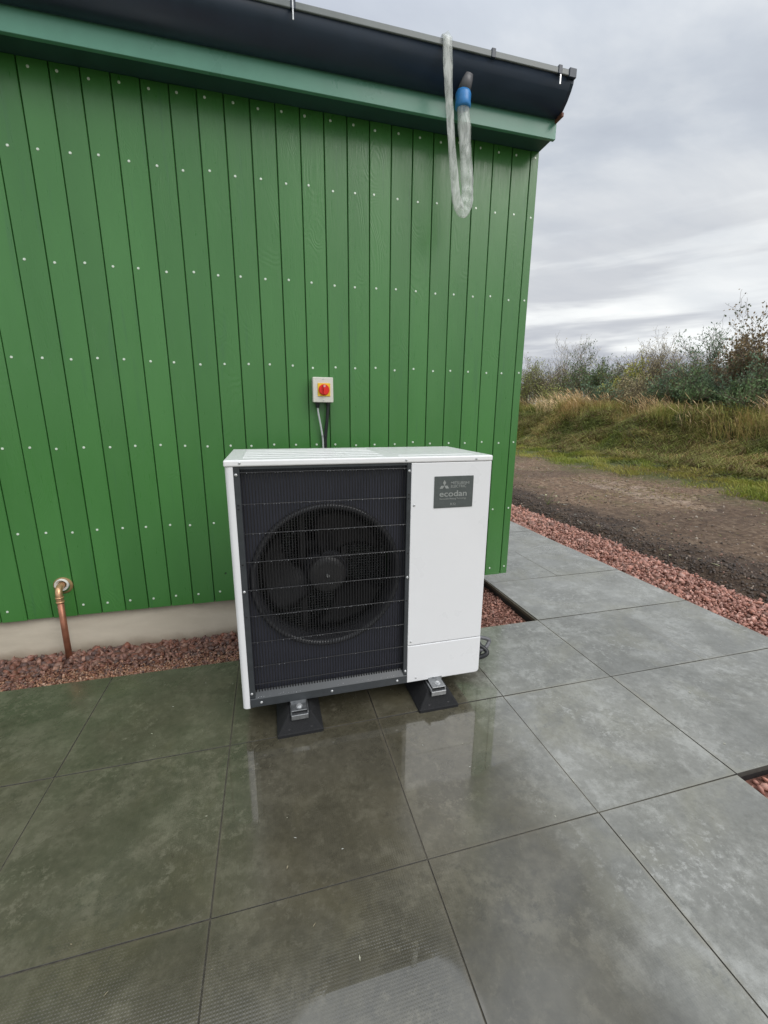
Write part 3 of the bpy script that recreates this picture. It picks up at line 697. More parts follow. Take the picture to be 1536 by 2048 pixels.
# grille wires
bm = bmesh.new(); nw = 56
for k in range(nw):
    x = 0.0555+(0.676-0.0555)*k/(nw-1)
    tube(bm, [(x, 0.016, 0.165), (x, 0.0115, 0.20), (x, 0.0105, 1.035), (x, 0.013, 1.078)], 0.0023, 6, cap=False)
wires = hpf(bm, 'grille_wires', WIRE, kind='stuff')
hz = [1.070, 0.953, 0.840, 0.728, 0.615, 0.505, 0.392, 0.285, 0.205]
for z in hz:
    bm = bmesh.new(); tube(bm, [(0.040, 0.007, z), (0.06, 0.0068, z), (0.67, 0.0068, z), (0.690, 0.007, z)], 0.0017, 6)
    hpf(bm, 'cross_wire', WIRE)
bm = bmesh.new()
for k in range(nw-1):      # bent wire hooks along the top
    x = 0.0555+(0.676-0.0555)*k/(nw-1)
    if k % 1 == 0: tube(bm, [(x, 0.0085, 1.072), (x+0.001, 0.0050, 1.083), (x+0.0055, 0.0050, 1.083), (x+0.0065, 0.0085, 1.074)], 0.0011, 5, cap=False)
hpf(bm, 'wire_hooks', DARKF, kind='stuff')
bm = bmesh.new()           # rain drops hanging on the cross wires, the sill and the plate
for z in hz[:8]:
    for k in range(nw-1):
        if random.random() < (0.5 if z > 0.38 else 0.15):
            x = 0.0605+(0.676-0.0555)*k/(nw-1)+random.gauss(0, 0.0012); r = random.uniform(0.0006, 0.0012)
            bmesh.ops.create_icosphere(bm, subdivisions=1, radius=r, matrix=Matrix.Translation((x, 0.0052, z-0.0016)) @ Matrix.Diagonal((1.5, 0.8, 0.8, 1)))
for k in range(120):
    bmesh.ops.create_icosphere(bm, subdivisions=1, radius=random.uniform(0.0006, 0.0016), matrix=Matrix.Translation((random.uniform(0.055, 0.68), random.uniform(-0.002, 0.018), 0.146+0.0)) @ Matrix.Translation((0, 0, 0.006*random.random())))
hpf(bm, 'water_drops', DROP, kind='stuff', smooth=True)
bms = bmesh.new(); lathe(bms, [(0.0,-0.0042),(0.0032,-0.0040),(0.0050,-0.0026),(0.0058,0.0)], (0,0,0), 14)
box(bms, -0.0026, 0.0026, -0.0048, -0.0040, -0.0006, 0.0006); SM = bpy.data.meshes.new('screw'); bms.to_mesh(SM); bms.free(); SM.materials.append(SCREW)
for x, z, y in [(0.052,1.106,-0.003),(0.675,1.104,-0.003),(0.977,1.1025,-0.003),(0.073,0.127,-0.004),(0.362,0.127,-0.004),(0.652,0.127,-0.004),(0.740,0.126,-0.002),
                (0.037,1.063,0.001),(0.690,1.060,0.001),(0.037,0.613,0.001),(0.690,0.610,0.001),(0.037,0.168,0.001),(0.690,0.165,0.001),(0.713,0.919,0),(0.713,0.307,0)]:
    s = link('screw', SM, parent=hp, loc=(x, y+0.0004, z-UB))
    s.rotation_euler = (0, random.uniform(0, 3), 0)
    if abs(y+0.0) < 1e-6 or y in (-0.003, -0.002): s.scale = (0.9, 0.9, 0.9)
bmh = bmesh.new(); lathe(bmh, [(0.0,-0.0006),(0.0032,-0.0006),(0.0040,0.0)], (0,0,0), 10); HM = bpy.data.meshes.new('fixing_hole'); bmh.to_mesh(HM); bmh.free(); HM.materials.append(WIRE)
for x, z in [(0.038,0.937),(0.038,0.722),(0.038,0.508),(0.690,0.717),(0.690,0.504),(0.690,0.949),(0.038,0.952),(0.690,0.965)]:
    link('fixing_hole', HM, parent=hp, loc=(x, 0.0008, z-UB))
# badge
bm = bmesh.new(); round_rect(bm, 0.797, 0.970, 0.9025, 1.0345, -0.0022, 0.0005, 0.003, (1,1,1,1), 0.0006)
badge = hpf(bm, 'badge', BADGE)
def text(s, size, cx, z, mat, parent, name='lettering', width=None, y=-0.0026, ext=0.0002, bold=0.0):
    cu = bpy.data.curves.new(name, 'FONT'); cu.body = s; cu.size = size; cu.align_x = 'CENTER'; cu.extrude = ext; cu.offset = bold
    t = bpy.data.objects.new(name, cu); COL.objects.link(t); bpy.context.view_layer.update()
    me = bpy.data.meshes.new_from_object(t.evaluated_get(bpy.context.evaluated_depsgraph_get()))
    bpy.data.objects.remove(t); me.name = name
    o = link(name, me, mat, parent); me.materials.clear(); me.materials.append(mat)
    xs = [v.co.x for v in me.vertices]; w = max(xs)-min(xs); k = 1 if width is None else width/w
    o.location = (cx-(max(xs)+min(xs))/2*k, y, z); o.rotation_euler = (math.radians(90), 0, 0); o.scale = (k, 1, 1)
    return o
text('MITSUBISHI', 0.0155, 0.910, 1.0005, LETTER, badge, width=0.082, bold=0.0001)
text('ELECTRIC', 0.0155, 0.9035, 0.9865, LETTER, badge, width=0.068, bold=0.0001)
text('ecodan', 0.034, 0.881, 0.9505, LETTER, badge, width=0.121, bold=0.0004)
text('Renewable Heating Technology', 0.0105, 0.881, 0.9375, LETTER, badge, width=0.118)
text('R32', 0.0145, 0.882, 0.9125, LETTER, badge, width=0.024)
bm = bmesh.new()
for a in (90, 210, 330):
    ux, uz = math.cos(math.radians(a)), math.sin(math.radians(a)); px, pz = -uz, ux; Ln = 0.0235; Wd = 0.0068
    ps = [(0,0),(Ln/2,Wd),(Ln,0),(Ln/2,-Wd)]
    A = [bm.verts.new((0.8405+ux*l+px*w, -0.0028, 0.9955+uz*l+pz*w)) for l, w in ps]; bm.faces.new(A)
    B = [bm.verts.new((v.co.x, -0.0022, v.co.z)) for v in A]
    for k in range(4): bm.faces.new((A[k], A[(k+1)%4], B[(k+1)%4], B[k]))
bmesh.ops.recalc_face_normals(bm, faces=bm.faces)
finish(bm, 'diamond_emblem', LETTER, badge)
# mounting brackets of the unit
for bx in (0.220, 0.832):
    bm = bmesh.new()
    box(bm, bx-0.033, bx+0.033, -0.003, 0.0, 0.099, 0.116, 0.0006); box(bm, bx-0.031, bx+0.031, -0.055, UD-0.02, 0.0955, 0.0995, 0.0006)
    box(bm, bx-0.033, bx+0.033, -0.0005, UD-0.02, 0.1, 0.1135)
    br = hpf(bm, 'mounting_bracket', STEEL)
    bm = bmesh.new(); cyl(bm, (bx+0.002, -0.030, 0.0996), (0, 0, 1), 0.013, 0.002, 18); cyl(bm, (bx+0.002, -0.030, 0.1016), (0, 0, 1), 0.0085, 0.006, 6)
    finish(bm, 'bolt', SCREW, br)
# rubber feet
def rubber_foot(x, lab):
    f = empty('rubber_foot', (x, -1.08, 0), label=lab, cat='foot', group='rubber feet under the heat pump')
    bm = bmesh.new(); secs = []
    for z, hw, y0, y1 in ((0.0,0.093,0.0,0.60),(0.012,0.093,0.0,0.60),(0.016,0.090,0.003,0.597),(0.078,0.050,0.030,0.570),(0.084,0.046,0.033,0.567)):
        r = 0.006; q = []
        for sx, sy, a0 in ((-1,-1,180),(1,-1,270),(1,1,0),(-1,1,90)):
            cx = sx*(hw-r); cy = (y0+r) if sy < 0 else (y1-r)
            for k in range(4): a = math.radians(a0+30*k); q.append(bm.verts.new((cx+r*math.cos(a), cy+r*math.sin(a), z)))
        secs.append(q)
    for a, b in zip(secs, secs[1:]):
        for k in range(16): bm.faces.new((a[k], a[(k+1)%16], b[(k+1)%16], b[k]))
    bm.faces.new(secs[0][::-1]); bm.faces.new(secs[-1])
    finish(bm, 'rubber_block', RUBBER, f)
    bm = bmesh.new(); box(bm, -0.036, 0.036, 0.020, 0.58, 0.0842, 0.0868); box(bm, -0.036, -0.031, 0.0205, 0.58, 0.0869, 0.0952); box(bm, 0.031, 0.036, 0.0205, 0.58, 0.0869, 0.0952)
    box(bm, -0.034, 0.034, 0.012, 0.0198, 0.066, 0.0868, 0.001)
    finish(bm, 'steel_channel', STEEL, f)
    bm = bmesh.new()
    for sx in (-0.045, 0.045): cyl(bm, (sx, 0.0105, 0.030), (0, -1, 0.62), 0.0055, 0.0012, 8)
    finish(bm, 'moulded_hole', WIRE, f)
rubber_foot(-0.073, 'black rubber foot under the grille end of the heat pump')
rubber_foot(0.532, 'black rubber foot under the plain white end of the heat pump')
# pipes out of the right side
pl = empty('pipe_loop', (0.76, -0.72, 0.12), label='black and silver hoses looping out low behind the right end of the heat pump', cat='hose')
for k, (mt, r, pts) in enumerate([(BLACKP, 0.017, [(0.70,-0.62,0.14),(0.80,-0.70,0.135),(0.875,-0.76,0.10),(0.86,-0.78,0.05),(0.78,-0.72,0.03),(0.70,-0.62,0.03)]),
                                  (PIPEG, 0.010, [(0.70,-0.66,0.13),(0.82,-0.73,0.130),(0.925,-0.76,0.118),(0.935,-0.77,0.098),(0.87,-0.79,0.075),(0.72,-0.70,0.07)]),
                                  (BLACKP, 0.012, [(0.70,-0.70,0.12),(0.83,-0.76,0.115),(0.905,-0.80,0.075),(0.885,-0.81,0.05),(0.80,-0.78,0.035),(0.70,-0.70,0.035)])]):
    bm = bmesh.new(); tube(bm, smooth_path(pts, 8), r, 10); o = finish(bm, ('insulated_hose', 'silver_hose', 'thin_hose')[k], mt, pl, smooth=True); o.location = (-0.76, 0.72, -0.12)

# ------------------------------------------------------------------ isolator switch and its cables
sw = empty('isolator_switch', (0.177, 0, 1.407), label='cream isolator box with red rotary knob on a yellow plate fixed to the green wall', cat='switch')
SO = Vector((0.177, 0, 1.407))
def swf(bm, name, mat, **k): o = finish(bm, name, mat, sw, **k); o.location = -SO; return o
bm = bmesh.new(); box(bm, 0.120, 0.234, -0.046, -0.0008, 1.339, 1.476, 0.003, 2); swf(bm, 'box', CREAM)
bm = bmesh.new(); box(bm, 0.119, 0.235, -0.069, -0.0468, 1.338, 1.477, 0.004, 2); swf(bm, 'cover', CREAM)
bm = bmesh.new(); box(bm, 0.1455, 0.2165, -0.0735, -0.0692, 1.372, 1.444, 0.001); swf(bm, 'yellow_plate', YELLOW)
bm = bmesh.new(); lathe(bm, [(0.0,-0.0845),(0.0275,-0.0845),(0.030,-0.082),(0.0305,-0.0736)], (0.181, 0, 1.408), 32); kn = swf(bm, 'red_knob', RED, smooth=False)
bm = bmesh.new(); box(bm, 0.1755, 0.1865, -0.101, -0.0846, 1.3805, 1.4355, 0.003, 2); finish(bm, 'knob_grip', RED, kn)
bm = bmesh.new(); box(bm, 0.1765, 0.1795, -0.1018, -0.1011, 1.4215, 1.4325); box(bm, 0.1822, 0.1852, -0.1018, -0.1011, 1.4215, 1.4325); finish(bm, 'white_mark', WHITEC, kn)
for z in (1.466, 1.349): link('screw', SM, parent=sw, loc=(0.178-SO.x, -0.0692, z-SO.z)).scale = (0.6, 0.6, 0.6)
for x in (0.147, 0.2075):
    bm = bmesh.new(); cyl(bm, (x, -0.030, 1.338), (0, 0, -1), 0.0135, 0.013, 6); cyl(bm, (x, -0.030, 1.325), (0, 0, -1), 0.0115, 0.018, 14, 0.0085); swf(bm, 'cable_gland', BLACKP)
bm = bmesh.new(); tube(bm, smooth_path([(0.147,-0.030,1.312),(0.150,-0.029,1.28),(0.160,-0.026,1.22),(0.171,-0.022,1.15),(0.1745,-0.020,1.11),(0.176,-0.020,1.0),(0.178,-0.02,0.8),(0.18,-0.02,0.4)], 5), 0.0056, 10)
finish(bm, 'pale_cable', GREYC, smooth=True, label='pale grey cable running down the wall from the isolator box', cat='cable')
bm = bmesh.new(); tube(bm, smooth_path([(0.2075,-0.030,1.318),(0.206,-0.029,1.29),(0.199,-0.026,1.22),(0.1905,-0.022,1.15),(0.1885,-0.020,1.11),(0.190,-0.020,1.0),(0.193,-0.02,0.8),(0.195,-0.02,0.4)], 5), 0.0100, 12)
finish(bm, 'black_conduit', BLACKP, smooth=True, label='thick black flexible conduit hanging from the right gland of the isolator box', cat='conduit')
bm = bmesh.new(); tube(bm, [(0.183+0.0205*math.cos(a), -0.022+0.0115*math.sin(a), 1.146) for a in [2*math.pi*k/20 for k in range(21)]], 0.0013, 5, cap=False)
finish(bm, 'cable_tie', BLACKP, label='thin black tie round the two cables below the isolator box', cat='cable tie')

# ------------------------------------------------------------------ copper overflow pipe
cp = empty('copper_pipe', (-1.29, 0, -0.1), label='copper discharge pipe turning down from the wall into red gravel', cat='pipe')
CO = Vector((-1.29, 0, -0.1))
def cpf(bm, name, mat, **k): o = finish(bm, name, mat, cp, **k); o.location = -CO; return o
bm = bmesh.new(); tube(bm, [(-1.283,-0.070,0.272),(-1.2855,-0.070,0.1),(-1.288,-0.070,-0.135)], 0.0155, 16); cpf(bm, 'downpipe', COPPER, smooth=True)
bm = bmesh.new(); tube(bm, smooth_path([(-1.289,0.004,0.340),(-1.288,-0.035,0.339),(-1.286,-0.056,0.330),(-1.284,-0.068,0.312),(-1.283,-0.070,0.288),(-1.283,-0.070,0.262)], 6), 0.0172, 16); cpf(bm, 'elbow', BRASS, smooth=True)
for z in (0.290, 0.265):
    bm = bmesh.new(); tube(bm, [(-1.283,-0.070,z+0.005),(-1.283,-0.070,z+0.003),(-1.283,-0.070,z-0.002),(-1.283,-0.070,z-0.004)], [0.017,0.0205,0.0205,0.017], 16); cpf(bm, 'solder_ring', BRASS, smooth=True)
bm = bmesh.new(); lathe(bm, [(0.020,-0.006),(0.029,-0.018),(0.0325,-0.020),(0.034,-0.016),(0.0345,0.0)], (-1.289, 0, 0.340), 28); cpf(bm, 'wall_sleeve', WHITEC, smooth=True)
bm = bmesh.new(); lathe(bm, [(0.036,-0.007),(0.046,-0.004),(0.048,0.0)], (-1.287, 0, 0.333), 24); cpf(bm, 'sealant_ring', simple('brown_sealant', (0.26, 0.17, 0.07), 0.6, var=0.3), smooth=True)

# ------------------------------------------------------------------ gravel
def ico():
    bm = bmesh.new(); bmesh.ops.create_icosphere(bm, subdivisions=1, radius=1); bm.verts.ensure_lookup_table()
    v = np.array([p.co[:] for p in bm.verts]); f = np.array([[q.index for q in ff.verts] for ff in bm.faces]); bm.free(); return v, f
IV, IF = ico()
def rotm(n):
    q = rng.normal(size=(n, 4)); q /= np.linalg.norm(q, axis=1)[:, None]; w, x, y, z = q.T
    return np.stack([1-2*(y*y+z*z),2*(x*y-z*w),2*(x*z+y*w),2*(x*y+z*w),1-2*(x*x+z*z),2*(y*z-x*w),2*(x*z-y*w),2*(y*z+x*w),1-2*(x*x+y*y)],-1).reshape(n,3,3)
def gravel(name, P, size, pal, **k):
    n = len(P); sc = size[:, None]*np.stack([rng.uniform(0.75,1.25,n), rng.uniform(0.55,1.0,n), rng.uniform(0.35,0.7,n)], -1)
    jit = 1+0.28*rng.normal(size=(n, len(IV), 1)).clip(-1.5, 1.5)
    v = IV[None]*jit*sc[:, None, :]; v = np.einsum('nij,nkj->nki', rotm(n), v) + P[:, None, :]
    f = IF[None] + (np.arange(n)*len(IV))[:, None, None]
    pal = np.array(pal); c = pal[rng.integers(0, len(pal), n)]*rng.uniform(0.75, 1.25, (n, 1))
    return npmesh(name, v.reshape(-1,3), f.reshape(-1,3), 3, STONE, np.repeat(c, len(IV), axis=0), **k)
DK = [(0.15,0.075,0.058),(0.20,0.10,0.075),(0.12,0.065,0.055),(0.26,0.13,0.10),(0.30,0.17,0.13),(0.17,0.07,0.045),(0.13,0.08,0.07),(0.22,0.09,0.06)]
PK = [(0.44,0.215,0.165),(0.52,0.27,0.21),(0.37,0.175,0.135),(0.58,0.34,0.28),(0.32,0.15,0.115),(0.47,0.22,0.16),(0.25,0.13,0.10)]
def zwall(y): return np.interp(y, [-0.46, -0.36, -0.15, 0.03], [-0.016, -0.030, -0.070, -0.100])
n = 8000; x = rng.uniform(-3.3, 1.40, n); y = rng.uniform(-0.445, 0.025, n)
x = np.where(x > 0.85, x-1.2, x)
z = zwall(y)+rng.uniform(-0.012, 0.010, n)+0.02*(lattice(x, y, 31, 0.2)-0.5)
big = sstep(-0.36, -0.1, y)
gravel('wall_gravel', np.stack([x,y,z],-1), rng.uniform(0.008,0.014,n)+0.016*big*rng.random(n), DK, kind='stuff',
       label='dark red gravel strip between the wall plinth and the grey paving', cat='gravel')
n = 9000; x = rng.uniform(-3.2, 0.0, n); y = -0.447+rng.gamma(1.6, 0.045, n); z = zwall(y)+rng.uniform(-0.006, 0.010, n)
gravel('gravel_fines', np.stack([x,y,z],-1), rng.uniform(0.003,0.008,n), [(0.34,0.17,0.10),(0.28,0.13,0.075),(0.40,0.22,0.14),(0.22,0.10,0.065),(0.46,0.30,0.22)], kind='stuff',
       label='fine orange red grit collected along the paving edge', cat='gravel')
n = 5200; x = rng.uniform(0.80, 1.45, n); y = rng.uniform(-0.445, 0.9, n); 
z = -0.058+rng.uniform(-0.006, 0.006, n)+0.012*(lattice(x, y, 33, 0.2)-0.5)
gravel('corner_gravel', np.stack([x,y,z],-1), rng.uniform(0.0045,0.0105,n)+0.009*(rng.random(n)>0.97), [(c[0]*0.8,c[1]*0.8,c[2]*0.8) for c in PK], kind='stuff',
       label='fine pink gravel beside the heat pump under the shed corner', cat='gravel')
n = 17000; y = np.concatenate([rng.uniform(-1.6, 4.0, 13000), rng.uniform(4.0, 9, 4000)]); x = rng.uniform(2.672, 3.42, n)
edge = 3.20+0.12*(lattice(x*0, y, 35, 0.45)-0.5)+rng.normal(0, 0.03, n)
keep = x < edge; x, y = x[keep], y[keep]; n = len(x)
z = -0.030+0.020*sstep(0.05,0.3,x-2.672)+rng.uniform(-0.008,0.008,n)+0.02*(lattice(x,y,36,0.25)-0.5)
far = 1+0.25*(y > 1.5)
gravel('path_gravel', np.stack([x,y,z],-1), (rng.uniform(0.007,0.017,n)+0.014*(rng.random(n)>0.92))*far, PK, kind='stuff',
       label='pink red gravel strip along the outer edge of the paved path', cat='gravel')
n = 1800; x = rng.uniform(1.475, 3.2, n); y = rng.uniform(-2.3, -1.685, n); z = -0.045+rng.uniform(-0.006,0.006,n)
gravel('near_gravel', np.stack([x,y,z],-1), rng.uniform(0.009,0.02,n), PK, kind='stuff', label='loose pink stones in the gap at the near right paving corner', cat='gravel')
bm = bmesh.new()
def strip(pts):
    bm.faces.new([bm.verts.new(p) for p in pts])
yy_ = [-0.46,-0.36,-0.15,0.031]
for a, b in zip(yy_, yy_[1:]):
    za, zb = float(zwall(a))-0.012, float(zwall(b))-0.012; strip([(-4.5,a,za),(0.80,a,za),(0.80,b,zb),(-4.5,b,zb)])
strip([(0.80,-0.46,-0.064),(1.456,-0.46,-0.064),(1.456,1.2,-0.064),(0.80,1.2,-0.064)])
strip([(2.66,-4,-0.036),(3.30,-4,-0.036),(3.30,30,-0.036),(2.66,30,-0.036)])
strip([(1.45,-4,-0.055),(2.66,-4,-0.055),(2.66,RY[4]+0.01,-0.055),(1.45,RY[4]+0.01,-0.055)])
finish(bm, 'grit_bed', FINES, kind='structure')
# stones, clods and fallen leaves on the mud
n = 14000; y = rng.uniform(-1.5, 14, n); x = 3.25+rng.random(n)**1.25*4.6
sz = 0.003+0.012*rng.random(n)**3+0.016*(rng.random(n) > 0.985); z = terr(x, y)+sz*0.2
gravel('mud_stones', np.stack([x,y,z],-1), sz, [(0.20,0.14,0.10),(0.28,0.205,0.155),(0.14,0.095,0.068),(0.42,0.35,0.29),(0.30,0.17,0.13),(0.10,0.068,0.05),(0.13,0.09,0.065)], kind='stuff',
       label='small stones and clods scattered over the muddy yard', cat='stones')
n = 16000; y = rng.uniform(-1.5, 10, n); x = 3.16+rng.gamma(1.5, 0.17, n); sz = 0.004+0.016*rng.random(n)**2.5; z = terr(x, y)+sz*0.1
gravel('soil_clods', np.stack([x,y,z],-1), sz, [(0.060,0.042,0.032),(0.08,0.058,0.044),(0.050,0.034,0.026),(0.11,0.08,0.062)], kind='stuff',
       label='dark crumbly soil clods heaped beside the pink gravel', cat='soil')
def litter(name, n, xs, ys, zf, L, pal, **k):
    c = np.stack([rng.uniform(*xs, n), rng.uniform(*ys, n)], -1); z = zf(c[:,0], c[:,1])
    a = rng.uniform(0, 6.28, n); l = rng.uniform(*L, n); w = l*rng.uniform(0.15, 0.45, n)
    V = []
    for s, t, h in ((-1,0,0.0),(0,-1,0.15),(1,0,0.05),(0,1,0.15)):
        V.append(np.stack([c[:,0]+np.cos(a)*l*s-np.sin(a)*w*t, c[:,1]+np.sin(a)*l*s+np.cos(a)*w*t, z+0.003+l*h*rng.uniform(0.2,1,n)], -1))
    V = np.stack(V, 1).reshape(-1, 3); F = (np.arange(n)*4)[:, None]+np.array([[0,1,2,3]])
    pal = np.array(pal); cc = pal[rng.integers(0, len(pal), n)]
    return npmesh(name, V, F, 4, LEAFM, np.repeat(cc, 4, 0), **k)
litter('yard_litter', 420, (3.3, 7.5), (-1, 12), terr, (0.012, 0.05), [(0.38,0.36,0.22),(0.30,0.25,0.14),(0.42,0.40,0.33),(0.20,0.20,0.08)], kind='stuff', label='pale dead leaves and stalks strewn on the mud', cat='leaves')
def zs(x, y): return np.zeros_like(x)
litter('paving_litter', 75, (-1.2, 2.5), (-1.9, -0.5), zs, (0.0025, 0.007), [(0.55,0.54,0.42),(0.35,0.30,0.2),(0.1,0.09,0.06),(0.6,0.6,0.55)], kind='stuff', label='tiny bits of grit and leaf lying on the wet paving', cat='debris')

# ------------------------------------------------------------------ grass
def wedge_y(x, lo=0.63, hi=1.62, m=1.6): return -2.6+lo*(x+0.13)-m, -2.6+hi*(x+0.13)+m
def blades(name, X, Y, Ln, Wd, pal, weights, lean, leandir, droop, seed_head=False, **k):
    n = len(X); Z = terr(X, Y)-0.01
    a = rng.uniform(0, 2*np.pi, n); ld = leandir+rng.normal(0, 1.0, n)+3.0*(lattice(X, Y, 43, 0.7)-0.5)
    le = np.clip(lean+rng.normal(0, 0.22, n), 0, 1.5)
    dx, dy = np.cos(ld)*np.sin(le), np.sin(ld)*np.sin(le); dz = np.cos(le)
    wx, wy = np.cos(a)*Wd, np.sin(a)*Wd
    base = np.stack([X, Y, Z], -1); d = np.stack([dx, dy, dz], -1)
    w = np.stack([wx, wy, np.zeros(n)], -1)
    mid = base+d*(Ln*0.55)[:, None]; hd = np.stack([np.cos(ld), np.sin(ld), -np.ones(n)*0.6], -1)
    tip = mid+(d*(1-droop)+hd*droop)*(Ln*0.5)[:, None]
    if seed_head: V = np.stack([base-w*0.5, base+w*0.5, mid+w*0.5, mid-w*0.5, mid*0.35+tip*0.65+w*2.2, mid*0.35+tip*0.65-w*2.2, tip+w*0.4, tip-w*0.4], 1)
    else: V = np.stack([base-w, base+w, mid+w*0.8, mid-w*0.8, tip+w*0.12, tip-w*0.12], 1)
    m = V.shape[1]
    if seed_head: fl = np.array([[0,1,2,3],[3,2,4,5],[5,4,6,7]])
    else: fl = np.array([[0,1,2,3],[3,2,4,5]])
    F = ((np.arange(n)*m)[:, None, None]+fl[None]).reshape(-1, 4)
    pal = np.array(pal)
    # colours change in patches across the bank
    pn = lattice(X, Y, 41, 0.8)*0.55+lattice(X, Y, 42, 0.3)*0.25+rng.random(n)*0.30
    idx = np.searchsorted(np.cumsum(weights)/np.sum(weights), (pn-0.15)/0.85*1.02).clip(0, len(pal)-1)
    c = pal[idx]*rng.uniform(0.72, 1.28, (n, 1))
    return npmesh(name, V.reshape(-1, 3), F, 4, GRASS, np.repeat(c, m, 0), kind='stuff', **k)
def samp(n, x0, x1, clump=0.0, seed=50, s=0.35, m=1.6):
    X = rng.uniform(x0, x1, n*3); lo, hi = wedge_y(X, m=m); Y = lo+(hi-lo)*rng.random(n*3)
    p = np.clip((lattice(X, Y, seed, s)-clump)/(1-clump+1e-6), 0, 1) if clump > 0 else np.ones(n*3)
    # keep density per area the same at the far end, a little less there
    k = rng.random(n*3) < p*(hi-lo)/(hi-lo).max(); return X[k][:n], Y[k][:n]
X, Y = samp(52000, 7.0, 10.8, 0.30, 51, 0.5)
kk = rng.random(len(X)) < sstep(7.0, 8.3, X+1.0*(lattice(X, Y, 22, 0.8)-0.5)); X, Y = X[kk], Y[kk]
blades('verge_grass', X, Y, rng.uniform(0.04, 0.15, len(X))*(0.6+0.9*lattice(X, Y, 52, 0.7)), rng.uniform(0.003, 0.007, len(X)),
       [(0.172,0.223,0.040),(0.264,0.302,0.054),(0.384,0.350,0.091),(0.224,0.191,0.074),(0.446,0.302,0.166)], [2,3,3,1.5,0.8], 0.5, math.pi, 0.4, label='short bright green verge along the foot of the bank', cat='grass')
X, Y = samp(16000, 4.4, 7.8, 0.48, 58, 0.45)
blades('yard_weeds', X, Y, rng.uniform(0.015, 0.05, len(X)), rng.uniform(0.003, 0.006, len(X)),
       [(0.169,0.212,0.047),(0.244,0.265,0.079),(0.318,0.265,0.112)], [1,1,1], 0.8, math.pi, 0.4, label='thin moss and weeds creeping over the muddy yard', cat='weeds')
X, Y = samp(62000, 9.5, 13.6, 0.12, 53, 0.4)
blades('bank_grass', X, Y, rng.uniform(0.18, 0.55, len(X))*(0.55+0.8*lattice(X, Y, 54, 0.6)), rng.uniform(0.004, 0.009, len(X)),
       [(0.122,0.143,0.042),(0.207,0.242,0.058),(0.184,0.127,0.058),(0.304,0.311,0.087),(0.391,0.287,0.124),(0.634,0.437,0.197),(0.244,0.322,0.072)], [2,3,2.2,2.5,1.5,0.9,1.2], 1.0, math.pi, 0.75, label='long flattened green and brown grass covering the bank', cat='grass')
X, Y = samp(26000, 8.6, 13.4, 0.25, 59, 0.6)
blades('bank_weeds', X, Y, rng.uniform(0.05, 0.16, len(X)), rng.uniform(0.010, 0.022, len(X)),
       [(0.10,0.125,0.035),(0.16,0.19,0.05),(0.09,0.075,0.04),(0.20,0.20,0.075),(0.24,0.20,0.11)], [2,3,1.5,2,1], 0.9, math.pi, 0.5, label='mixed low leafy weeds matted through the bank grass', cat='weeds')
X, Y = samp(16000, 11.6, 14.5, 0.3, 55, 0.7)
blades('tall_bank_grass', X, Y, rng.uniform(0.35, 0.8, len(X)), rng.uniform(0.004, 0.008, len(X)),
       [(0.244,0.287,0.072),(0.414,0.390,0.124),(0.537,0.390,0.176),(0.732,0.551,0.270)], [3,3,2,1.5], 0.35, math.pi*0.9, 0.5, label='tall yellowing grass standing along the top of the bank', cat='grass')
X, Y = samp(2600, 11.6, 14.2, 0.40, 56, 0.9)
blades('seed_head_grass', X, Y, rng.uniform(0.6, 1.15, len(X)), rng.uniform(0.0035, 0.006, len(X)),
       [(0.732,0.529,0.290),(0.878,0.666,0.393),(0.585,0.390,0.208)], [1,1,1], 0.22, math.pi*0.75, 0.35, seed_head=True, label='tan grasses with feathery seed heads on the crest of the bank', cat='grass')

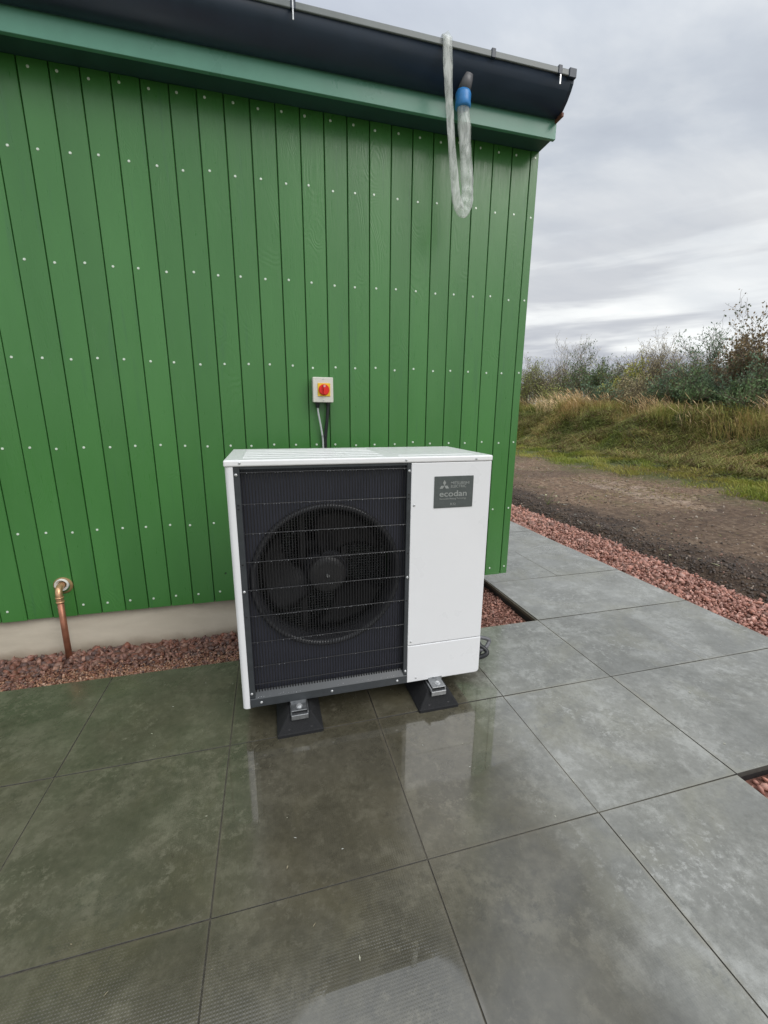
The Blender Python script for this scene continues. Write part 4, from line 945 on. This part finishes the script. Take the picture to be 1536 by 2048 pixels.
# ------------------------------------------------------------------ shrubs
def ray(px, py):
    d = RM @ Vector(((px-768)/847.408, 1, -(py-1024)/847.408)); return d
def at_depth(px, py, dist):
    d = ray(px, py); h = math.hypot(d.x, d.y); return CP + d*(dist/h)
def shrub(name, px, top, dist, wpx, kind, lab, cat='shrub', grp='shrubs behind the bank', nleaf=2600, dens=1.0, skew=-0.15, stems=9, spread=0.5, bare=0.0):
    d_ = ray(px, top); P = CP + d_*((dist-CP.x)/d_.x); base = Vector((P.x, P.y, float(terr(P.x, P.y))-0.05)); H = (P.z-base.z)*0.84
    Wd = wpx/847.4*(P-CP).dot(RM.col[1])*0.5*1.05
    root = empty(name, base, label=lab, cat=cat, group=grp)
    segs = []; leaves = []
    r = random.Random(int(px*7+top))
    def grow(p, d, L, rad, lvl):
        n = 4; q = p.copy(); dd = d.copy(); pr = rad
        for i in range(n):
            dd = (dd+Vector((r.gauss(0,0.16)+skew*0.10, r.gauss(0,0.16), r.gauss(0,0.07)+0.03))).normalized()
            q2 = q+dd*(L/n); r2 = rad*(1-(i+1)/n*0.55); segs.append((q.copy(), q2.copy(), pr, r2)); 
            if lvl >= 1: leaves.append((q2.copy(), dd.copy(), lvl))
            if lvl < 3 and (i > 0 or lvl > 0):
                for _ in range(2 if lvl < 2 else 1):
                    s = Vector((r.gauss(0,1), r.gauss(0,1), abs(r.gauss(0,0.6)))).normalized()
                    grow(q2, (dd*0.75+s*0.65).normalized(), L*r.uniform(0.38,0.58), r2*0.55, lvl+1)
            q = q2; pr = r2
    for s in range(stems):
        a = r.uniform(0, 6.28); rr = r.random()**0.6
        tx = math.cos(a)*rr*Wd*spread*1.5; ty = math.sin(a)*rr*Wd*spread*1.5
        hh = H*(0.92 if s == 0 else r.uniform(0.5, 0.88)*(1-0.35*rr))
        tgt = Vector((tx*1.2, ty*1.2, hh)); st = Vector((tx*0.35, ty*0.35, 0))
        dv = tgt-st; grow(st, dv.normalized(), dv.length, 0.030*H/2.5, 0)
    # stems
    V = []; F = []
    for a, b, r0, r1 in segs:
        t = (b-a).normalized(); u = t.cross(Vector((0.3,0.9,0.1))).normalized(); v = t.cross(u); i0 = len(V)
        for c, rad in ((a, max(r0, 0.004)), (b, max(r1, 0.003))):
            for k in range(3): an = 2.094*k; V.append(c+u*math.cos(an)*rad+v*math.sin(an)*rad)
        for k in range(3): F.append((i0+k, i0+(k+1)%3, i0+3+(k+1)%3, i0+3+k))
    npmesh('stems', [v[:] for v in V], F, 4, BARK, parent=root)
    C = np.array([l[0][:] for l in leaves]); D = np.array([l[1][:] for l in leaves])
    n = int(nleaf*dens*1.7); idx = rng.integers(0, len(C), n)
    c = C[idx]+rng.normal(0, 0.055, (n, 3))*np.array([1,1,0.8]); c[:,2] = np.maximum(c[:,2], 0.05)
    dd = D[idx]*0.8+rng.normal(0, 0.6, (n, 3))+np.array([skew,0,0.05]); dd /= np.linalg.norm(dd, axis=1)[:, None]
    pp = np.cross(dd, rng.normal(0, 1, (n, 3))); pp /= np.linalg.norm(pp, axis=1)[:, None]
    kk = kinds[kind]; L = rng.uniform(*kk[1], n)[:, None]; Wl = L*kk[2]
    V = np.stack([c, c+dd*L*0.45+pp*Wl, c+dd*L, c+dd*L*0.45-pp*Wl], 1).reshape(-1, 3); F = (np.arange(n)*4)[:, None]+np.arange(4)[None]
    pal = np.array(kk[0]); ci = (lattice(c[:,0]+px, c[:,2]*1.0+c[:,1], 61, 0.45)*0.6+rng.random(n)*0.4)
    col = pal[(ci*len(pal)).astype(int).clip(0, len(pal)-1)]*rng.uniform(0.7, 1.3, (n, 1))
    npmesh('foliage', V, F, 4, LEAFM, np.repeat(col, 4, 0), parent=root)
    return root
kinds = {
 'dark': ([(0.096,0.150,0.079),(0.144,0.216,0.099),(0.193,0.285,0.127)], (0.06, 0.12), 0.22),
 'olive': ([(0.221,0.268,0.090),(0.349,0.384,0.130),(0.441,0.439,0.162)], (0.05, 0.11), 0.24),
 'yellow': ([(0.405,0.439,0.097),(0.589,0.575,0.145),(0.331,0.384,0.097)], (0.05, 0.10), 0.28),
 'brown': ([(0.369,0.307,0.177),(0.515,0.439,0.260),(0.275,0.248,0.145)], (0.05, 0.10), 0.18),
 'tan': ([(0.810,0.689,0.421),(0.626,0.536,0.325),(0.479,0.459,0.227)], (0.05, 0.10), 0.16),
 'rust': ([(0.182,0.138,0.088),(0.284,0.208,0.117),(0.133,0.155,0.088)], (0.06, 0.11), 0.30),
 'blue': ([(0.112,0.182,0.119),(0.175,0.267,0.164),(0.256,0.350,0.198)], (0.05, 0.11), 0.22)}
G = 'shrubs behind the bank'
shrub('shrub', 1063, 728, 14.2, 95, 'olive', 'olive brown shrub rising right beside the shed corner', nleaf=1900)
shrub('shrub', 1135, 702, 15.4, 110, 'tan', 'pale tan shrub of thin nearly bare twigs left of the dark pointed bush', nleaf=900, stems=12, skew=0.1)
shrub('shrub', 1208, 706, 15.6, 92, 'dark', 'dark green pointed bush between pale bare twigs and a yellow green bush', nleaf=3000, stems=11)
shrub('shrub', 1262, 735, 15.2, 95, 'yellow', 'yellow green bush just left of the big brown shrub', nleaf=3200, stems=12)
shrub('shrub', 1322, 684, 16.0, 150, 'brown', 'large grey brown twiggy shrub with thin top, near the middle of the hedge line', nleaf=3000, stems=16)
shrub('shrub', 1392, 748, 16.2, 120, 'olive', 'low rounded olive bush between the big brown shrub and a tall dark one', nleaf=3600, stems=14)
shrub('shrub', 1448, 672, 15.6, 120, 'blue', 'tall dark green shrub with ragged spiky top right of centre in the hedge line', nleaf=4200, stems=15)
shrub('shrub', 1528, 662, 15.0, 120, 'rust', 'tall rusty dark shrub at the right edge of the photo', nleaf=4400, stems=15)
shrub('tree', 1775, 560, 15.2, 170, 'olive', 'taller dark tree whose left twigs reach into the right edge', cat='tree', nleaf=5200, stems=14)
shrub('shrub', 1170, 765, 14.8, 120, 'olive', 'low straw green scrub under the bare twiggy shrub', nleaf=2600, stems=12, spread=0.7)
for px, top, dist, w, kd, lab in [(1240, 782, 14.3, 130, 'blue', 'low blue green bramble mound behind the straw coloured grass'), (1318, 776, 14.4, 140, 'brown', 'low grey brown bramble mound below the big brown shrub'),
        (1385, 772, 14.3, 150, 'dark', 'low dark green bramble mound below the rounded olive bush'), (1455, 760, 14.3, 160, 'blue', 'dense dark green bramble mound under the tall spiky shrub'),
        (1530, 752, 14.2, 170, 'dark', 'dense dark bramble mound at the right edge below the rusty shrub')]:
    shrub('bramble', px, top, dist, w, kd, lab, cat='bramble', grp='bramble mounds behind the bank', nleaf=5200, stems=18, spread=0.75, skew=-0.05)
for px in (1700, 1790, 960, 1010):
    pass
for i, (px, top, dist, w, kd) in enumerate([(1040, 775, 17, 150, 'olive'), (1110, 772, 17.5, 170, 'brown'), (1200, 765, 18, 170, 'dark'), (1290, 760, 18.3, 170, 'olive'), (1370, 755, 18.5, 170, 'brown'), (1450, 745, 18.5, 170, 'dark'), (1540, 730, 18.5, 180, 'dark')]):
    shrub('thicket', px, top, dist, w, kd, ['distant olive thicket beside the shed corner','distant brown thicket behind the bare twigs','distant dark thicket behind the pointed bush','distant olive thicket left of the big brown shrub','distant brown thicket right of the big brown shrub','distant dark thicket behind the spiky shrub','distant dark thicket behind the rusty shrub'][i],
          cat='thicket', grp='thickets at the back of the hedge line', nleaf=3800, stems=16, spread=0.8, skew=0)
# weed with pale leaves in the dark soil
wx, wy = 3.60, 2.45; wz = float(terr(wx, wy))
wd = empty('weed', (wx, wy, wz), label='small weed with pale cream leaves growing in the dark soil by the gravel', cat='weed')
bm = bmesh.new()
stems_ = [((0,0,0),(0.03,-0.01,0.10),(0.09,0.0,0.19)), ((0,0,0),(-0.02,0.02,0.06),(-0.03,0.03,0.13)), ((0,0,0),(0.06,0.03,0.05),(0.16,0.05,0.10)), ((0,0,0),(0.04,-0.03,0.03),(0.12,-0.06,0.04))]
for s in stems_: tube(bm, s, [0.004,0.003,0.0015], 5)
finish(bm, 'stem', simple('weed_stem', (0.13,0.15,0.05), 0.6), wd)
for s in stems_:
    for q in (1, 2):
        bm = bmesh.new(); c = Vector(s[q]); a = random.uniform(0, 6.28); l = 0.028; w = 0.014
        u = Vector((math.cos(a), math.sin(a), 0.2)); v = Vector((-math.sin(a), math.cos(a), 0.5))
        pts = [c, c+u*l*0.5+v*w, c+u*l*1.1, c+u*l*0.5-v*w]; bm.faces.new([bm.verts.new(p) for p in pts])
        bm.faces.new([bm.verts.new(p-Vector((0,0,0.0012))) for p in pts][::-1])
        finish(bm, 'leaf', simple('pale_leaf', (0.42,0.42,0.26), 0.6), wd)
